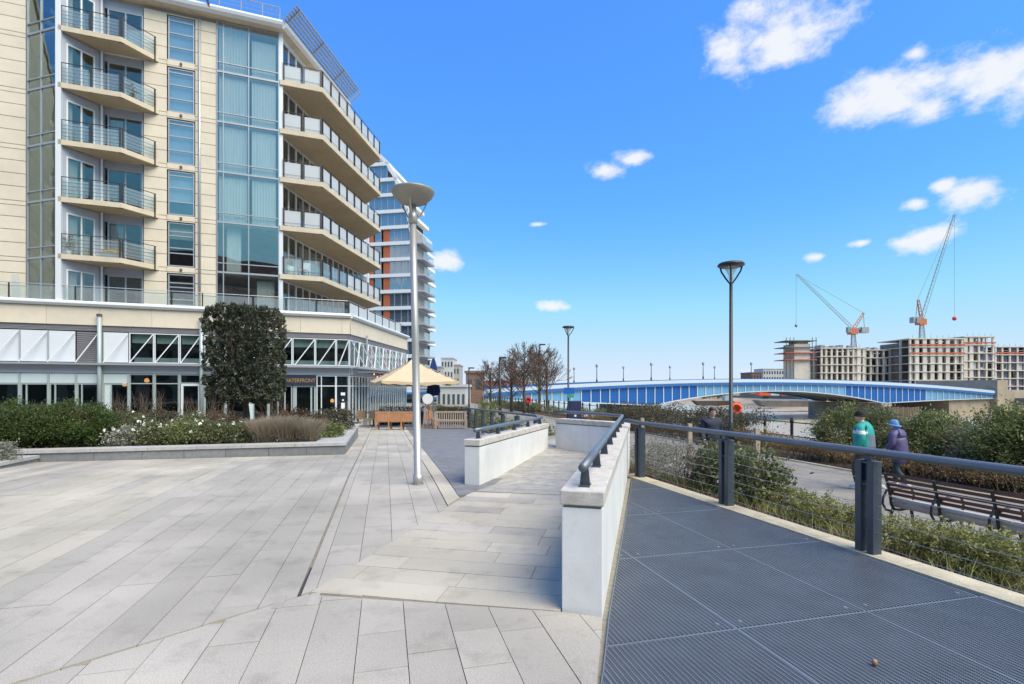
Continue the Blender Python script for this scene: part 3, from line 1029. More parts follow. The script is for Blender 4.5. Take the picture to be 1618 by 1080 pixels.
kp = along(inner, .9)
for a, b in zip(kp, kp[1:]):
    d = (b - a)
    if d.length < .1: continue
    d.normalize(); o = Vector((d.y, -d.x)) * .27
    a2, b2 = a + d * .004, b - d * .004
    MB().prism([tuple(a2 + o), tuple(b2 + o), tuple(b2), tuple(a2)][::-1] if False else [tuple(a2), tuple(a2 + o), tuple(b2 + o), tuple(b2)], -.5, .012).build('kerb_stone', 'kerb', plaza)

# ------------------------------------------------------------------ white walls with copings
def white_wall(name, label, a, b, t, z1, joints, cap_h=.10, z0=-.05, over=.012, zslope=0.0):
    """a,b: the face's bottom line (seen from its right-hand side); t thickness to the left"""
    a, b = Vector(a), Vector(b); d = (b - a).normalized(); n = Vector((-d.y, d.x)); L = (b - a).length
    r = thing(name, label, 'wall', (a.x, a.y, 0))
    cuts = [0] + [j * L for j in joints] + [L]
    for c0, c1 in zip(cuts, cuts[1:]):
        p0, p1 = a + d * (c0 + .003), a + d * (c1 - .003)
        o = MB().prism([tuple(p0), tuple(p1), tuple(p1 + n * t), tuple(p0 + n * t)], z0, z1 - cap_h - .02).build('wall_panel', 'white_render', r)
        bevel(o, .006, 2)
    p0, p1 = a + d * .012 + n * .012, b - d * .012 + n * .012
    MB().prism([tuple(p0), tuple(p1), tuple(p1 + n * (t - .024)), tuple(p0 + n * (t - .024))], z1 - cap_h - .02, z1 - cap_h).build('shadow_gap', 'joint', r)
    k = max(1, round(L / 1.1))
    for i in range(k):
        p0, p1 = a + d * (L * i / k - (over if i == 0 else -.003)) - n * over, a + d * (L * (i + 1) / k + (over if i == k - 1 else -.003)) - n * over
        o = MB().prism([tuple(p0), tuple(p1), tuple(p1 + n * (t + 2 * over)), tuple(p0 + n * (t + 2 * over))], z1 - cap_h, z1).build('coping_stone', 'coping', r)
        bevel(o, .008, 2)
    return r


W3a, W3b = (.639, 3.575), (2.50, 10.75)
white_wall('parapet_wall', 'long white wall with stone coping beside the steel grating, nearest the camera', W3a, W3b, .29, .868, (.36, .7), .105)
white_wall('parapet_wall', 'short white wall with stone coping left of the timber ramp, behind the silver lamp post', (-.534, 8.31), (.88, 12.28), .27, .75, (.52, .86), .10)
white_wall('parapet_wall', 'white wall with peaked coping across the far end of the ramp', (1.06, 12.35), (2.22, 11.0), .27, .86, (.6,), .10, .05)


def hand_rail(name, label, pts, brackets, r=.034, h=.16, base=0.0):
    """steel tube on flat brackets"""
    root = thing(name, label, 'handrail', (pts[0][0], pts[0][1], base))
    MB().pipe(pts, r, 14).build('rail', 'rail_blue', root, True)
    for x, y, z, dx, dy in brackets:
        d = Vector((dx, dy, 0)).normalized(); n = Vector((-d.y, d.x, 0))
        c = Vector((x, y, z)); m = MB(); w0, w1, t = .040, .026, .012
        top = c + Vector((0, 0, h))
        for s in (-1, 1):
            pass
        vs = []
        for k, (cc, w) in enumerate(((c, w0), (top, w1))):
            for sx, sy in ((-1, -1), (-1, 1), (1, 1), (1, -1)):
                vs.append(cc + n * (w * sx) + d * (t * sy))
        m.add(vs, MB.BF)
        m.prism([tuple((c + d * (.07 * a) + n * (.04 * b)).xy) for a, b in ((-1, -1), (1, -1), (1, 1), (-1, 1))], z, z + .008)
        m.build('bracket', 'steel_blue', root)
    return root


def wall_rail(a, b, t, ztop, s0, s1, nb, label, hh=.17, extra=(), flip=1):
    a, b = Vector(a), Vector(b); d = (b - a).normalized(); n = Vector((-d.y, d.x)); c = n * (t / 2)
    pts = []; br = []
    for i in range(9):
        p = a + d * (s0 + (s1 - s0) * i / 8) + c; pts.append((p.x, p.y, ztop + hh))
    for i in range(nb):
        p = a + d * (s0 + .14 + (s1 - s0 - .3) * i / (nb - 1)) + c; br.append((p.x, p.y, ztop, d.x, d.y))
    return hand_rail('handrail', label, pts + list(extra), br, h=hh - .03, base=ztop)


wall_rail(W3a, W3b, .29, .868, .06, 7.15, 8, 'blue-grey tubular handrail on the long wall beside the grating', .155, extra=[(2.0, 11.35, 1.02), (1.45, 12.0, 1.03), (1.05, 12.5, 1.03)])
wall_rail((-.534, 8.31), (.88, 12.28), .27, .75, .12, 4.1, 5, 'blue-grey tubular handrail on the short wall left of the ramp', .145)

# ------------------------------------------------------------------ wire fence at the plaza edge
POSTS = [(4.02, 2.85), (3.46, 4.92), (2.93, 6.92), (2.30, 9.10)]
fence = thing('wire_fence', 'blue-grey fence with tube handrail and steel wires along the grating kerb', 'fence', (3.46, 4.92, 0))


def fence_post(x, y, z, d, parent, h=.90, far=False):
    d = Vector((d[0], d[1])).normalized(); n = Vector((d.y, -d.x)); c = Vector((x, y))
    m = MB()
    for s in (-1, 1):
        cc = c + d * (.062 * s); w, t = .034, .055
        m.prism([tuple(cc - d * w - n * t), tuple(cc - d * w + n * t), tuple(cc + d * w + n * t), tuple(cc + d * w - n * t)], z - .12, z + h)
    o = m.build('post', 'steel_blue', parent)
    m2 = MB()
    for zz in (h - .012, h - .22):
        m2.prism([tuple(c - d * .03 - n * .045), tuple(c - d * .03 + n * .045), tuple(c + d * .03 + n * .045), tuple(c + d * .03 - n * .045)], z + zz - .014, z + zz)
    m2.prism([tuple(c - d * .028 - n * .008), tuple(c - d * .028 + n * .008), tuple(c + d * .028 + n * .008), tuple(c + d * .028 - n * .008)], z + h - .2, z + h + .07)
    m2.build('bracket', 'steel_blue', o)
    if not far: bevel(o, .004, 1)
    return o


dF = (-.27, 1)
for x, y in POSTS[1:]: fence_post(x, y, 0.0, dF, fence)
rp = [(4.35, 1.6, .985), (4.02, 2.85, .985), (3.46, 4.92, .985), (2.93, 6.92, .98), (2.30, 9.10, .975), (2.16, 9.65, .985)]
MB().pipe(rp, .038, 14).build('rail', 'rail_blue', fence, True)
for k in range(6):
    z = .10 + k * .125
    m = MB()
    for (a, b) in zip(POSTS, POSTS[1:]):
        pts = [(a[0] + (b[0] - a[0]) * t / 4, a[1] + (b[1] - a[1]) * t / 4, z - .012 * (1 - ((t - 2) / 2) ** 2)) for t in range(5)]
        m.pipe(pts, .0028, 5)
    m.build('wire', 'wire', fence)
# the same fence goes on beyond the ramp, along the dark deck
fence2 = thing('wire_fence', 'blue-grey railing along the dark terrace deck behind the short white wall', 'fence', PQ(3.95, 13, zg(*PQ(3.95, 13))))
pts = []
for i in range(9):
    q = 12.4 + i * 2.3; x, y = PQ(3.75 + i * .09, q); z = zg(x, y)
    fence_post(x, y, z, D, fence2, .93, True); pts.append((x, y, z + 1.0))
MB().pipe(pts, .036, 8).build('rail', 'rail_blue', fence2, True)
for k in range(5):
    MB().pipe([(a, b, c - .86 + k * .15) for a, b, c in pts], .005, 4).build('wire', 'wire', fence2)

# ------------------------------------------------------------------ granite planter
PL = thing('granite_planter', 'long low granite planter wall holding the shrubs before the building', 'planter', PQ(-6, 13.65, -.1))
QF, QB, PR, PLF = 13.65, 19.9, -1.0, -26.0                    # front, back, right, left in plaza axes
zb = lambda p: zg(p) - .3
top_z = .205
u = PR; rgp = random.Random(4); row = 0
while u > -17:
    l = rgp.uniform(.85, 1.15)
    a, b = u - l + .004, u - .004
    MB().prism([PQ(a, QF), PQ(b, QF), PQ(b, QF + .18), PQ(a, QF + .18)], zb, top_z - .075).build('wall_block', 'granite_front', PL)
    u -= l
u = PR + .03
while u > -17:
    l = rgp.uniform(.9, 1.3)
    a, b = u - l + .004, u - .004
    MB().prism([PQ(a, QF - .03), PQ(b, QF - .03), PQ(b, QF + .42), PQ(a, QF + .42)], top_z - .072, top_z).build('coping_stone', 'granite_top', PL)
    u -= l
v = QF + .184
while v < QB:
    l = 1.05
    MB().prism([PQ(PR - .18, v + .004), PQ(PR, v + .004), PQ(PR, v + l - .004), PQ(PR - .18, v + l - .004)], zb, top_z - .075).build('wall_block', 'granite_front', PL)
    v += l
v = QF + .424
while v < QB:
    l = 1.1
    MB().prism([PQ(PR - .75, v + .004), PQ(PR + .03, v + .004), PQ(PR + .03, v + l - .004), PQ(PR - .75, v + l - .004)], top_z - .072, top_z).build('coping_stone', 'granite_top', PL)
    v += l
MB().prism([PQ(PLF, QF + .2), PQ(PR - .2, QF + .2), PQ(PR - .2, QB), PQ(PLF, QB)], -.6, top_z - .06).build('soil', 'soil', PL)
# a lower block of it turns towards the camera at the left
ST = thing('granite_step', 'low granite block turning towards the camera at the left end of the planter', 'step', PQ(-8.6, 12.0, -.05))
q = 13.6
for l in (1.1, 1.2, 1.0, 1.2):
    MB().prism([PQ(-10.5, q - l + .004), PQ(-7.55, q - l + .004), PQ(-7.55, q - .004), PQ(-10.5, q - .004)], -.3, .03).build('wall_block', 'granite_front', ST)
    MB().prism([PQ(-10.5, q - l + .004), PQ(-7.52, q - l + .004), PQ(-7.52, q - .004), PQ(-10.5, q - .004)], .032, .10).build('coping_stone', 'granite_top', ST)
    q -= l

# ================================================================== the apartment building
C0 = (-10.24, 32.0)
F = Frame(C0, d=(.94, .343))                                # front: s=0 at the podium's river corner, s<0 to the left
BZ = -.6


def sof(x, n):
    """where the photograph's column x meets the front plane at offset n"""
    u = (x - 809) / FPX
    a, b = F.o, F.d
    # X = ox + s dx + n nx ; Y = oy + s dy + n ny ; X = uY
    return (u * (F.o.y + n * F.n.y) - F.o.x - n * F.n.x) / (F.d.x - u * F.d.y)


LV = [5.72 + 3.04 * i for i in range(6)]
UP = -1.3                                                   # the upper wall stands back from the podium front
S_L = -36.0
s42, s88, s98, s160, s226 = sof(42, UP), sof(88, 0), sof(97, 0), sof(161, UP), sof(226, UP)
s265, s308, s342, s441 = sof(264, UP), sof(308, UP), sof(342, UP), sof(441, UP)
SIDE = Vector((.13, .9915))                                 # run of the river side
corner = Vector(F.xy(s441, UP))
sideEnd = corner + SIDE * 13.5
apt = thing('apartment_building', 'pale stone apartment block with stacked balconies and glazed two-storey podium', 'building', (C0[0], C0[1], BZ))


def bpart(name, mb, m, parent=apt, **k):
    return mb.build(name, m, parent, **k)


# --- floor plates and dark core, so that glass has rooms behind it
foot = [F.xy(S_L, UP - .16), F.xy(s42 + .02, UP - .16), F.xy(s88 + .1, -.16), F.xy(s98, -.2), F.xy(s160, UP - .16), F.xy(s441 - .1, UP - .16),
        tuple(corner + SIDE * 13.2 + Vector((-.15, 0))), F.xy(s441 - 3, -16), F.xy(S_L, -16)]
for i, z in enumerate(LV + [LV[-1] + 3.04]):
    bpart('floor_plate', MB().prism(foot, z - .3, z - .02), 'interior_light')
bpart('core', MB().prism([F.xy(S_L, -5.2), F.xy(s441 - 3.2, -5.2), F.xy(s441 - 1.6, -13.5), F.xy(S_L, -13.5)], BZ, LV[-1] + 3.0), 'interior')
for s in (s42 - .3, s226 - .1, s308 + .25, s342 - .2):
    bpart('cross_wall', F.box(MB(), s - .08, s + .08, -5.2, UP - .2, LV[0], LV[-1] + 2.7), 'interior_light')

# --- stone cladding, every course a panel
def courses(s0, s1, zs, n=UP, th=.07):
    for z0, z1 in zs:
        bpart('stone_panel', F.box(MB(), s0, s1, n - th, n, z0 + .016, z1 - .016), 'stone')


def storey_courses(z):
    return [(z - .30, z - .06), (z - .06, z + .72), (z + .72, z + 1.42), (z + 1.42, z + 2.12), (z + 2.12, z + 2.74)]


for i, z in enumerate(LV):
    zs = storey_courses(z)
    courses(S_L + 6.0, s42 - .04, zs)
    courses(s226 + .04, s265 - .02, zs)
    courses(s308 + .02, s342 - .03, zs)
    courses(s265 + .0, s308 - .0, [(z - .30, z + .03)])
    courses(s265, s308, [(z + 2.66, z + 2.74)])
for a, b in ((S_L, s42 - .03), (s226 + .02, s265 - .03), (s308 + .03, s342 - .02)):
    bpart('backing_wall', F.box(MB(), a, b, UP - .16, UP - .075, LV[0] - .3, LV[-1] + 2.8), 'stone_back')


# --- windows: a frame with its panes
def window(fr, s0, s1, z0, z1, n, cols, rows, glass, frame_m='alu', parent=apt, w=.055, d=.08, name='window', skip=()):
    """cols/rows: inner division points 0..1"""
    mb = MB(); cs = [0] + list(cols) + [1]; rs = [0] + list(rows) + [1]
    S = [s0 + (s1 - s0) * c for c in cs]; Z = [z0 + (z1 - z0) * r for r in rs]
    for i, s in enumerate(S):
        a = s if i == 0 else s - w / 2; b = s + w if i == 0 else (s + w / 2)
        if i == len(S) - 1: a, b = s - w, s
        fr.box(mb, a, b, n - d, n, z0, z1)
    for i, z in enumerate(Z):
        a = z if i == 0 else z - w / 2; b = z + w if i == 0 else z + w / 2
        if i == len(Z) - 1: a, b = z - w, z
        fr.box(mb, s0 + w, s1 - w, n - d + .004, n - .004, a, b)
    f = mb.build(name, frame_m, parent)
    for i in range(len(S) - 1):
        for j in range(len(Z) - 1):
            if (i, j) in skip: continue
            pm = MB(); nn = n - d * .55
            fr.box(pm, S[i] + w * .4, S[i + 1] - w * .4, nn - .012, nn, Z[j] + w * .4, Z[j + 1] - w * .4)
            g = glass(i, j) if callable(glass) else glass
            pm.build('pane', g, f)
    return f


def drape(fr, s0, s1, z0, z1, n, m='curtain', amp=.05, wave=.16, name='curtain', parent=apt):
    k = max(6, int((s1 - s0) / .05)); vs = []; fs = []
    ph = RND.uniform(0, 6)
    for i in range(k + 1):
        s = s0 + (s1 - s0) * i / k; a = n + amp * math.sin(2 * math.pi * s / wave + ph) * (.6 + .4 * math.sin(s * 3 + ph))
        vs += [fr.p(s, a, z0), fr.p(s, a, z1)]
    for i in range(k): fs.append((2 * i, 2 * i + 2, 2 * i + 3, 2 * i + 1))
    return MB().add(vs, fs).build(name, m, parent, True)


def blind(fr, s0, s1, z0, z1, n, m='blind', parent=apt):
    return fr.box(MB(), s0, s1, n - .01, n, z0, z1).build('blind', m, parent)


# single windows in the stone
for i, z in enumerate(LV):
    top = z + 2.62
    if i <= 1: rows = (.30, .42, .70, .8)
    else: rows = (.30, .62, .9)
    window(F, s265 + .04, s308 - .04, z + .05, top, UP - .05, (), rows, 'glass_sky' if i > 1 else 'glass_window', 'alu', w=.06)
    if i >= 2: blind(F, s265 + .08, s308 - .08, z + (.06 if i > 2 else .9), top - .02, UP - .22)
    elif i == 1: blind(F, s265 + .08, s308 - .08, z + 1.7, top - .02, UP - .3, 'blind_green')

# glazed corner bay, storey by storey
b1, b2 = sof(353, UP), sof(393, UP)
for i, z in enumerate(LV):
    zt = z + 2.92
    W = s441 - s342
    cols = ((b1 - s342) / W, (b2 - s342) / W)
    if i == 0:
        window(F, s342, s441, z - .1, zt, UP + .02, cols, (.2,), 'glass_window', 'alu', w=.05, d=.1)
        drape(F, b2 + .4, s441 - .3, z, zt - .3, UP - .5)
    else:
        window(F, s342, s441, z - .12, zt, UP + .02, cols, (.56 / 3.04,), (lambda a, b: 'glass_bay'), 'alu', w=.05, d=.1)
        if i > 1:
            drape(F, s342 + .1, b2 - .1, z, zt - .15, UP - .2); drape(F, b2 + .15, s441 - .2, z, zt - .15 - (.5 if i == 5 else 0), UP - .2)
        elif i == 1:
            drape(F, b1 + .1, b1 + .9, z, zt - .1, UP - .5)
bpart('spandrel', F.box(MB(), s342, s441, UP - .2, UP - .1, LV[-1] + 2.85, LV[-1] + 3.1), 'alu_panel')
# corner post
bpart('corner_post', F.box(MB(), s441 + .003, s441 + .22, UP - .25, UP + .05, LV[0] - .1, LV[-1] + 3.0), 'alu_white')

# --- stair bay: glass return that swings forward to the nose
FS = Frame(F.xy(s42, UP), F.xy(s88, .0))
for i, z in enumerate(LV):
    window(FS, .0, FS.len, z - .12, z + 2.92, 0, (.48,), (.185,), 'glass_stair', 'alu', w=.05, d=.1)
    bpart('landing_wall', FS.box(MB(), .1, FS.len - .1, -1.5, -1.4, z, z + 2.7), 'interior_light')
    for k in range(5):                                       # stair flights behind the glass
        m = MB(); s0 = FS.len * (.1 + .17 * k)
        FS.box(m, s0, s0 + .12, -1.1, -.5, z + .2 + .5 * k, z + .45 + .5 * k)
        bpart('stair_flight', m, 'interior_light')
bpart('nose_column', F.box(MB(), s88 + .0, s98, -.32, .05, LV[0] + .35, LV[-1] + 3.0), 'alu_white')
# --- splayed wall with the first balcony door, then the second door
FD = Frame(F.xy(s98, -.10), F.xy(s160, UP))
for i, z in enumerate(LV):
    Ld = FD.len
    bpart('wall_panel', FD.box(MB(), 0, Ld * .1, -.1, -.01, z - .28, z + 2.74), 'alu_panel')
    bpart('wall_panel', FD.box(MB(), Ld * .82, Ld, -.1, -.01, z - .28, z + 2.74), 'alu_panel')
    bpart('wall_panel', FD.box(MB(), Ld * .1, Ld * .82, -.1, -.012, z + 2.3, z + 2.74), 'alu_panel')
    window(FD, Ld * .1, Ld * .82, z, z + 2.3, 0, (.52,), (), 'glass_window', 'alu_white', name='balcony_door', w=.07)
    drape(FD, Ld * .12, Ld * (.42 if i < 3 else .3), z, z + 2.2, -.25)
    if i in (1, 4): drape(FD, Ld * .5, Ld * .8, z, z + 1.4, -.25)
    sa, sb = s160 + .08, s226 - .02
    bpart('wall_panel', F.box(MB(), s160, sa, UP - .3, UP - .08, z - .28, z + 2.74), 'alu_panel')
    bpart('wall_panel', F.box(MB(), sa, sb, UP - .3, UP - .1, z + 2.32, z + 2.74), 'alu_panel')
    window(F, sa + .15, sb, z, z + 2.32, UP - .1, (.5,), (), 'glass_window', 'alu', name='balcony_door', w=.07)
    if i >= 4: blind(F, sa + 1.0, sb - .1, z, z + 1.5, UP - .35)
    if i in (1, 3): drape(F, sa + .2, sa + .8, z, z + 2.2, UP - .4)
bpart('downpipe', MB().tube(F.p(s160 + .02, UP + .08, LV[0]), F.p(s160 + .02, UP + .08, LV[-1] + 3), .06, n=8), 'alu_white')
sdp = sof(316, UP)
bpart('downpipe', MB().tube(F.p(sdp, UP + .09, LV[0]), F.p(sdp, UP + .09, LV[-1] + 2.75), .065, n=10), 'alu', smooth=True)
for i, z in enumerate(LV):
    bpart('wall_light', F.box(MB(), (s265 + s308) / 2 - .06, (s265 + s308) / 2 + .06, UP, UP + .08, z - .22, z - .1), 'bronze')


# --- balconies
def railing(parent, pts, z, posts, h=1.08, wires=4, glass='glass_rail', gz=(.1, .95), m='dark_metal', pw=.05, inset=.0, top_r=.022, double=False):
    """posts at the given points along a polyline; top rail, wires, a glass panel per bay"""
    P = [Vector(p) for p in pts]
    mb = MB(); mb.pipe([(p.x, p.y, z + h) for p in P], top_r, 6); mb.build('top_rail', m, parent)
    for w in range(wires):
        MB().pipe([(p.x, p.y, z + .22 + w * (h - .35) / max(1, wires - 1) * .8) for p in P], .010, 4).build('wire', m, parent)
    for a, b, n in zip(P, P[1:], posts):
        d = (b - a); L = d.length; d.normalize()
        for k in range(n + 1):
            c = a + d * (L * k / n)
            if k == 0: c = c + d * .07
            if k == n: c = c - d * .07
            MB().bar((c.x, c.y, z - .3), (c.x, c.y, z + h), pw, pw * 1.4, up=(d.x, d.y, 0)).build('post', m, parent)
            if k < n:
                c0 = a + d * (L * k / n + .12); c1 = a + d * (L * (k + 1) / n - .12)
                nn = Vector((d.y, -d.x)) * -.05
                g = MB().prism([tuple(c0 + nn), tuple(c1 + nn), tuple(c1 + nn * .78), tuple(c0 + nn * .78)], z + gz[0], z + gz[1])
                g.build('glass_panel', glass(k) if callable(glass) else glass, parent)


sb92, sb190, sb250 = sof(91, .05), sof(192, .05), sof(251, UP)
for i in range(1, 6):
    z = LV[i]
    poly = [F.xy(sb92, .05), F.xy(sb190, .05), F.xy(sb250, UP + .02), F.xy(s160, UP - .02), F.xy(s98, -.06)]
    b = bpart('balcony', MB().prism(poly, z - .27, z - .0).add([], []), 'slab_edge')
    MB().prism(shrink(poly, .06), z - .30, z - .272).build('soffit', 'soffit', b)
    pts = [F.xy(sb92 + .05, .0), F.xy(sb190 - .02, .0), F.xy(sb250 - .1, UP + .12)]
    railing(b, pts, z, (2, 1))
# river-side balconies
sR = sof(510, UP)
RB = Vector(F.xy(sR, UP + .15))
Rend = RB + SIDE * 9.6
wallF = Frame(tuple(corner), d=tuple(SIDE))                  # s along the river wall, n outward (to the river)
wb = wallF
for i in range(1, 6):
    z = LV[i]
    poly = [F.xy(s441 + .05, UP + .15), tuple(RB), tuple(Rend), wallF.xy(12.6, .0), wallF.xy(0, 0)]
    b = bpart('balcony', MB().prism(poly, z - .30, z), 'slab_edge')
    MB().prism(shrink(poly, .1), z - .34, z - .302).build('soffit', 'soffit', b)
    a0 = F.xy(s441 + .2, UP + .1); r0 = RB + Vector((-.06, .06)); e0 = Rend + Vector((-.06, 0))
    railing(b, [a0, tuple(r0), tuple(e0), wallF.xy(12.2, .25)], z, (2, 8, 2), 1.1, 1,
            glass=('glass_rail' if i == 1 else 'glass_frost') if False else (lambda k, i=i: 'glass_frost' if i > 1 or k > 2 else 'glass_rail'), gz=(.06, 1.0), pw=.06)
# river wall: storey glazing with white mullions
for i in range(0, 6):
    z = LV[i]; s = .25
    while s < 12.5:
        e = min(s + 1.7, 13.2)
        window(wallF, s, e, z, z + 2.72, 0, (.5,), (), 'glass_window', 'alu_white', w=.06)
        s = e + .02
    bpart('spandrel', wallF.box(MB(), .24, 13.3, -.2, -.02, z + 2.72, z + 3.02), 'alu_white')
    if i > 0: drape(wallF, 3.0, 5.5, z, z + 2.6, -.4)
bpart('end_wall', MB().prism([wallF.xy(13.3, -12), wallF.xy(13.3, .05), wallF.xy(13.7, .05), wallF.xy(13.7, -12)], BZ, LV[-1] + 2.9), 'white_panel')

# --- roof edge, rail and sun louvres
zr = LV[-1] + 2.98
rp_ = [F.xy(s226 - 2, UP + .45), F.xy(s441 + .25, UP + .45), tuple(corner + Vector((.45, .0)) + SIDE * 8.5), tuple(corner + SIDE * 12), F.xy(s441 - 3, -16), F.xy(S_L, -16), F.xy(S_L, UP + .1), F.xy(s226 - 2, UP + .1)]
bpart('roof', MB().prism(rp_, zr, zr + .42), 'slab_edge')
FR = Frame(F.xy(s226 - 2, UP + .45), F.xy(s441 + .25, UP + .45))
prof = [(.0, zr + .02), (.22, zr + .12), (.28, zr + .28), (.2, zr + .42), (0, zr + .46)]
bpart('roof_gutter', FR.extrude(MB(), 0, FR.len, prof), 'alu_white', smooth=False)
FR2 = Frame(F.xy(s441 + .25, UP + .45), tuple(corner + Vector((.45, .0)) + SIDE * 8.5))
bpart('roof_gutter', FR2.extrude(MB(), 0, FR2.len, prof), 'alu_white')
rl = bpart('roof_railing', MB().pipe([FR.p(0, -.3, zr + 1.5), FR.p(FR.len - .2, -.3, zr + 1.5)], .03, 6), 'silver')
for k in range(9):
    s = FR.len * k / 8 - (.2 if k == 8 else 0)
    MB().tube(FR.p(s, -.3, zr + .4), FR.p(s, -.3, zr + 1.5), .03, n=6).build('post', 'silver', rl)
for zz in (.75, 1.0, 1.25):
    MB().pipe([FR.p(0, -.3, zr + zz), FR.p(FR.len - .2, -.3, zr + zz)], .016, 5).build('wire', 'silver', rl)
sl = bpart('sun_louvre', MB().bar(FR2.p(.2, .1, zr + .45), FR2.p(.2, 1.0, zr + 1.2), .08, .16), 'alu')
for s in (3.2, 6.2, 9.0): MB().bar(FR2.p(s, .1, zr + .45), FR2.p(s, 1.0, zr + 1.2), .07, .14).build('bracket', 'alu', sl)
for k in range(6):
    t = k / 5; MB().bar(FR2.p(-.2, .2 + .8 * t, zr + .53 + .7 * t), FR2.p(FR2.len - .2, .2 + .8 * t, zr + .53 + .7 * t), .13, .05).build('blade', 'alu', sl)
for s in (2.0, 5.5):
    bpart('roof_strut', MB().bar(FR.p(s, .2, zr + .2), FR.p(s - .5, 1.0, zr + 1.9), .07, .12), 'bronze')

# ------------------------------------------------------------------ podium
PF = Frame(C0, d=(.065, .998))                               # its river side
PLEN = 13.4
TZ, CRN = 5.72, 6.30
# roof plate, terrace
pod = [F.xy(S_L, -.3), F.xy(-.05, -.3), PF.xy(PLEN, -.3), PF.xy(PLEN + 4, -14), F.xy(S_L, -14)]
bpart('terrace', MB().prism(pod, TZ - .5, TZ - .31), 'interior_light')
bpart('ceiling', MB().prism(pod, 2.5, 2.8), 'interior_light')
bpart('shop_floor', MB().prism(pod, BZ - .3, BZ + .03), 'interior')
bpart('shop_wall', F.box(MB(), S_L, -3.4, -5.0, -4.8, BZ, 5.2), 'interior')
cprof = [(-.35, CRN - .3), (.12, CRN - .28), (.22, CRN - .16), (.2, CRN - .05), (.1, CRN), (-.35, CRN)]
fpn = [sof(x, 0) for x in (-260, -150, -60, 73, 158, 240, 318, 400, 475, 540)] + [0.05]
for a, b in zip(fpn, fpn[1:]):
    bpart('cornice', F.extrude(MB(), a + .004, b - .004, cprof), 'alu_white')
    bpart('fascia_panel', F.box(MB(), a + .006, b - .006, -.3, .0, 5.02, CRN - .31), 'stone')
for k in range(5):
    a, b = PLEN * k / 5, PLEN * (k + 1) / 5
    bpart('cornice', PF.extrude(MB(), a + .004 + (.06 if k == 0 else 0), b - .004, cprof), 'alu_white')
    bpart('fascia_panel', PF.box(MB(), a + .006 + (.06 if k == 0 else 0), b - .006, -.3, .0, 5.02, CRN - .31), 'stone')
bpart('corner_panel', MB().prism([F.xy(-.01, 0.0), F.xy(.06, 0.0), PF.xy(.06, 0.0), F.xy(-.01, -.3)][:3] + [PF.xy(.06, -.2)], 5.02, CRN - .31), 'stone')
# louvre strip above the windows
for k in range(5):
    z = 4.72 + k * .062
    bpart('louvre', F.box(MB(), S_L, -.02, -.2, -.06 - .012 * (k % 2), z, z + .045), 'louvre')
    bpart('louvre', PF.box(MB(), .0, PLEN, -.2, -.06 - .012 * (k % 2), z, z + .045), 'louvre')
bpart('louvre_backing', F.box(MB(), S_L, -.05, -.3, -.2, 4.66, 5.02), 'stone_back')
bpart('louvre_backing', PF.box(MB(), .1, PLEN, -.3, -.2, 4.66, 5.02), 'stone_back')
# first floor: white panels, louvres or windows between mullions
bays_px = [(-150, -105, 'p'), (-105, -60, 'p'), (-60, -15, 'p'), (-15, 30, 'p'), (30, 75, 'p'), (75, 119, 'p'), (119, 157, 'l'), (162, 203, 'p'), (203, 243, 'w'), (243, 283, 'w'), (283, 318, 'w'),
           (322, 356, 'w'), (356, 390, 'w'), (390, 427, 'w'), (427, 462, 'w'), (462, 498, 'w'), (498, 531, 'w'), (531, 552, 'w')]
Z0, Z1 = 3.0, 4.68
for xa, xb, kind in bays_px:
    a, b = sof(xa, 0) + .01, sof(xb, 0) - .01
    if kind == 'p':
        bpart('white_panel', F.box(MB(), a + .03, b - .03, -.14, -.08, Z0 + .02, Z1 - .02), 'white_panel')
        bpart('mullion', F.box(MB(), a - .02, a + .025, -.14, -.02, Z0, Z1), 'green_grey')
    elif kind == 'l':
        lo = bpart('louvre_panel', F.box(MB(), a + .02, b - .02, -.2, -.16, Z0, Z1), 'stone_back')
        for k in range(15): F.box(MB(), a + .02, b - .02, -.158, -.08, Z0 + .03 + k * .109, Z0 + .10 + k * .109).build('slat', 'louvre', lo)
    else:
        window(F, a, b, Z0, Z1, -.06, (), (), 'glass_shop', 'alu_white', w=.05)
        blind(F, a + .06, b - .06, Z1 - .55, Z1 - .03, -.32, 'blind_green')
        bpart('desk', F.box(MB(), a, b, -1.5, -.9, Z0 + .1, Z0 + .35), 'alu_white')
    # slanting strut that holds the sun screen
    bpart('brace', MB().bar(F.p(a + .12, .34, Z0 - .02), F.p(b - .04, .0, Z1 - .08), .05, .05), 'alu_white')
bpart('corner_column', F.box(MB(), sof(552, 0) + .0, -.01, -.3, -.0, BZ, 4.70), 'alu_white')
led = bpart('ledge', F.box(MB(), S_L, .30, -.15, .36, 2.86, 2.97), 'alu')
bpart('beam', F.box(MB(), S_L, -.02, -.25, -.02, 2.42, 2.856), 'alu_panel')
bpart('ledge', PF.box(MB(), .40, PLEN, -.15, .42, 2.86, 2.97), 'alu')
bpart('beam', PF.box(MB(), .05, PLEN, -.25, -.02, 2.42, 2.856), 'alu_panel')
for x in (157.5, 318.5):
    s = sof(x, .12)
    bpart('downpipe', MB().tube(F.p(s, .16, BZ), F.p(s, .16, 5.5), .1, n=12), 'green_grey', smooth=True)
    bpart('pipe_head', MB().lathe([(.06, 0), (.13, .05), (.13, .16), (.0, .2)], F.p(s, .16, 5.45), 10), 'bronze')
